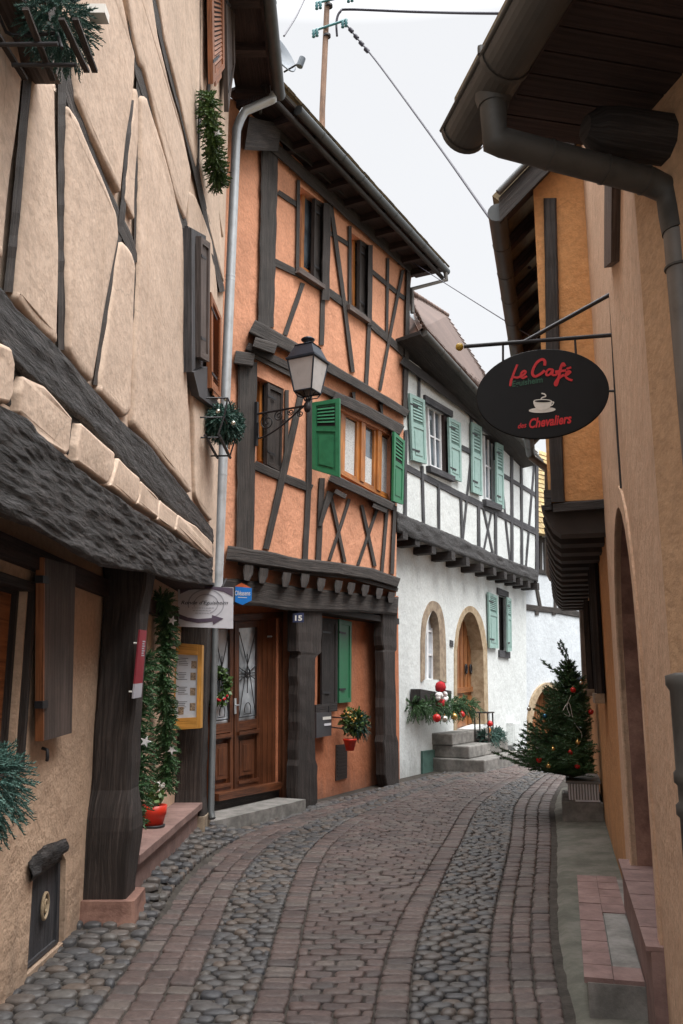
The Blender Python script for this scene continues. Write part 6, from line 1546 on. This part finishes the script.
mb = MB(); wp = [(571, 695), (567, 706), (570, 716), (563, 712), (569, 703), (574, 722), (582, 735), (575, 748), (562, 744)]
o = MB().tube(catmull([atY(x, y, 10.95-.36) for x, y in wp], 6), .004, 5).build('light_string', 'signwht'); tag(o, 'thin white light string looped round the christmas tree', 'light string')
# ---- person walking away behind the tree
def person(loc):
    me = D.meshes.new('person'); vs = []; es = []; rad = []
    def j(x, y, z, r, par=None):
        vs.append((x, y, z)); rad.append(r)
        if par is not None: es.append((par, len(vs)-1))
        return len(vs)-1
    pel = j(0, 0, .98, .15); sp = j(0, .0, 1.2, .15, pel); ch_ = j(0, 0, 1.40, .17, sp); nk = j(0, 0, 1.52, .07, ch_); h0 = j(0, -.01, 1.61, .095, nk); h1 = j(0, -.01, 1.71, .09, h0)
    for s in (-1, 1):
        sh = j(.17*s, 0, 1.43, .085, ch_); el_ = j(.25*s, .05, 1.16, .06, sh); wr_ = j(.24*s, -.10, .95, .042, el_); j(.23*s, -.14, .87, .035, wr_)
        hip = j(.10*s, 0, .90, .105, pel); kn = j(.11*s, -.06*s-.02, .50, .07, hip); an = j(.11*s, -.12*s+.02, .09, .05, kn); j(.11*s, -.12*s-.14, .05, .04, an)
    me.from_pydata(vs, es, []); ob_ = D.objects.new('person', me); COL.objects.link(ob_)
    sm = ob_.modifiers.new('skin', 'SKIN'); me.skin_vertices[0].data[0].use_root = True
    for i, r in enumerate(rad): me.skin_vertices[0].data[i].radius = (r, r*.8)
    sb_ = ob_.modifiers.new('sub', 'SUBSURF'); sb_.levels = 2; sb_.render_levels = 2
    me.materials.append(M['jacket']); ob_.location = loc
    mb = MB(); c = V(loc)+V((0, -.005, 1.70)); mb.lathe(c, [(.112, -.05), (.115, .0), (.10, .06), (.06, .10), (.001, .115)], 14); h = mb.build('hair', 'jacket'); h.parent = ob_
    for v in h.data.vertices: v.co -= V(loc)
    return ob_
pr = person((5.05, 18.6, .02)); pr.rotation_euler.z = 0.4; tag(pr, 'person in a dark jacket standing behind the christmas tree', 'person')
# ---- pole, wires, dish
Yp_ = 14.4
def U(x, y, Yv=Yp_): return atY(x, y, Yv)
up_ = thing('utility_pole', 'slim wooden pole with insulated cross arms rising above the orange house roof', 'pole', tuple(U(322, 122)))
mb = MB(); mb.tube([V((U(322, 122).x, Yp_, 8.6)), U(322.3, 110), U(329, -40)], .055, 12); mb.build('pole', 'pole', up_)
for (x0, y0, x1, y1) in ((313, 31, 346, 20), (316, 3, 352, -5)):
    mb = MB(); mb.tube([U(x0, y0, Yp_-.08), U(x1, y1, Yp_-.08)], .024, 6); arm = mb.build('cross_arm', 'teal_m', up_)
    for t in (.02, .12, .9, 1.0):
        p = U(x0, y0, Yp_-.12).lerp(U(x1, y1, Yp_-.12), t); mb = MB(); mb.lathe(p-up*.12, [(.012, -.03), (.035, -.02), (.022, .03), (.038, .05), (.022, .09), (.034, .12), (.014, .15)], 10); mb.build('insulator', 'teal_m', arm, up_)
for y in (36, 6): mb = MB(); p = U(327 if y > 10 else 329, y, Yp_-.02); mb.tube([p-up*.02, p+up*.02], .075, 10); mb.build('clamp', 'iron', up_)
def cable(label, pts, r, sag=0):
    mb = MB(); mb.tube(catmull([V(p) for p in pts], 8), r, 6); o = mb.build('overhead_cable', 'cable'); return tag(o, label, 'cable')
cable('thick dark cable running almost level to the right from the pole', [U(337, 36), U(336.5, 22), U(340, 12), U(350, 9.5), U(420, 12, 13.5), U(515, 13.5, 12), U(760, 12, 10)], .024)
cable('knotted dark cable slanting down from the pole behind the café sign', [U(345, 23), U(357, 38, 14.2), U(380, 66, 13.6), U(440, 148, 11.5), U(494, 224, 9.3), U(530, 268, 7.9)], .017)
mb = MB()
for i in range(4): p = U(351+i*5.2, 31+i*6.6, 14.3-.1*i); mb.tube([p+X_*.03-up*.02, p-X_*.03+up*.05], .04, 6)
o = mb.build('cable_clips', 'cable'); tag(o, 'row of dark clips on the slanting cable close to the pole', 'clips')
cable('thin wire crossing the sky between the orange house and the ochre eaves', [O.hit(412, 262, .3), U(440, 280, 13.5), U(512, 325, 9), U(540, 340, 7.5)], .007)
cable('thin beaded wire at the very top left of the sky', [U(284, 36, 10.5), U(297, 15, 12), U(306, -4, 13)], .014)
ds_ = thing('satellite_dish', 'grey satellite dish behind the gutter of the beige house', 'satellite dish', tuple(U(282, 52, 10.15)))
c = U(279.5, 50, 10.05); ax3 = V((.74, -.55, .30)).normalized(); ax1 = ax3.cross(up).normalized(); ax2 = ax3.cross(ax1)
mb = MB(); mb.lathe(c, [(.001, -.08), (.12, -.07), (.22, -.04), (.31, 0), (.325, .0), (.325, -.012), (.22, -.055), (.001, -.10)], 28, (ax1, ax2, ax3)); mb.build('reflector', 'dish', ds_)
mb = MB(); f_ = U(301, 62, 10.0); mb.tube([U(284, 72, 10.15), f_], .013, 6); mb.build('feed_arm', 'iron', ds_); mb = MB(); mb.tube([f_-V((.02, 0, .07)), f_+V((.02, 0, .06))], .045, 10); mb.build('receiver', 'dish', ds_)
mb = MB(); mb.tube([c-ax3*.08, V((c.x-.25, c.y+.1, c.z-.1)), V((c.x-.25, c.y+.1, c.z-.9))], .022, 8); mb.build('mast', 'zinc_old', ds_)
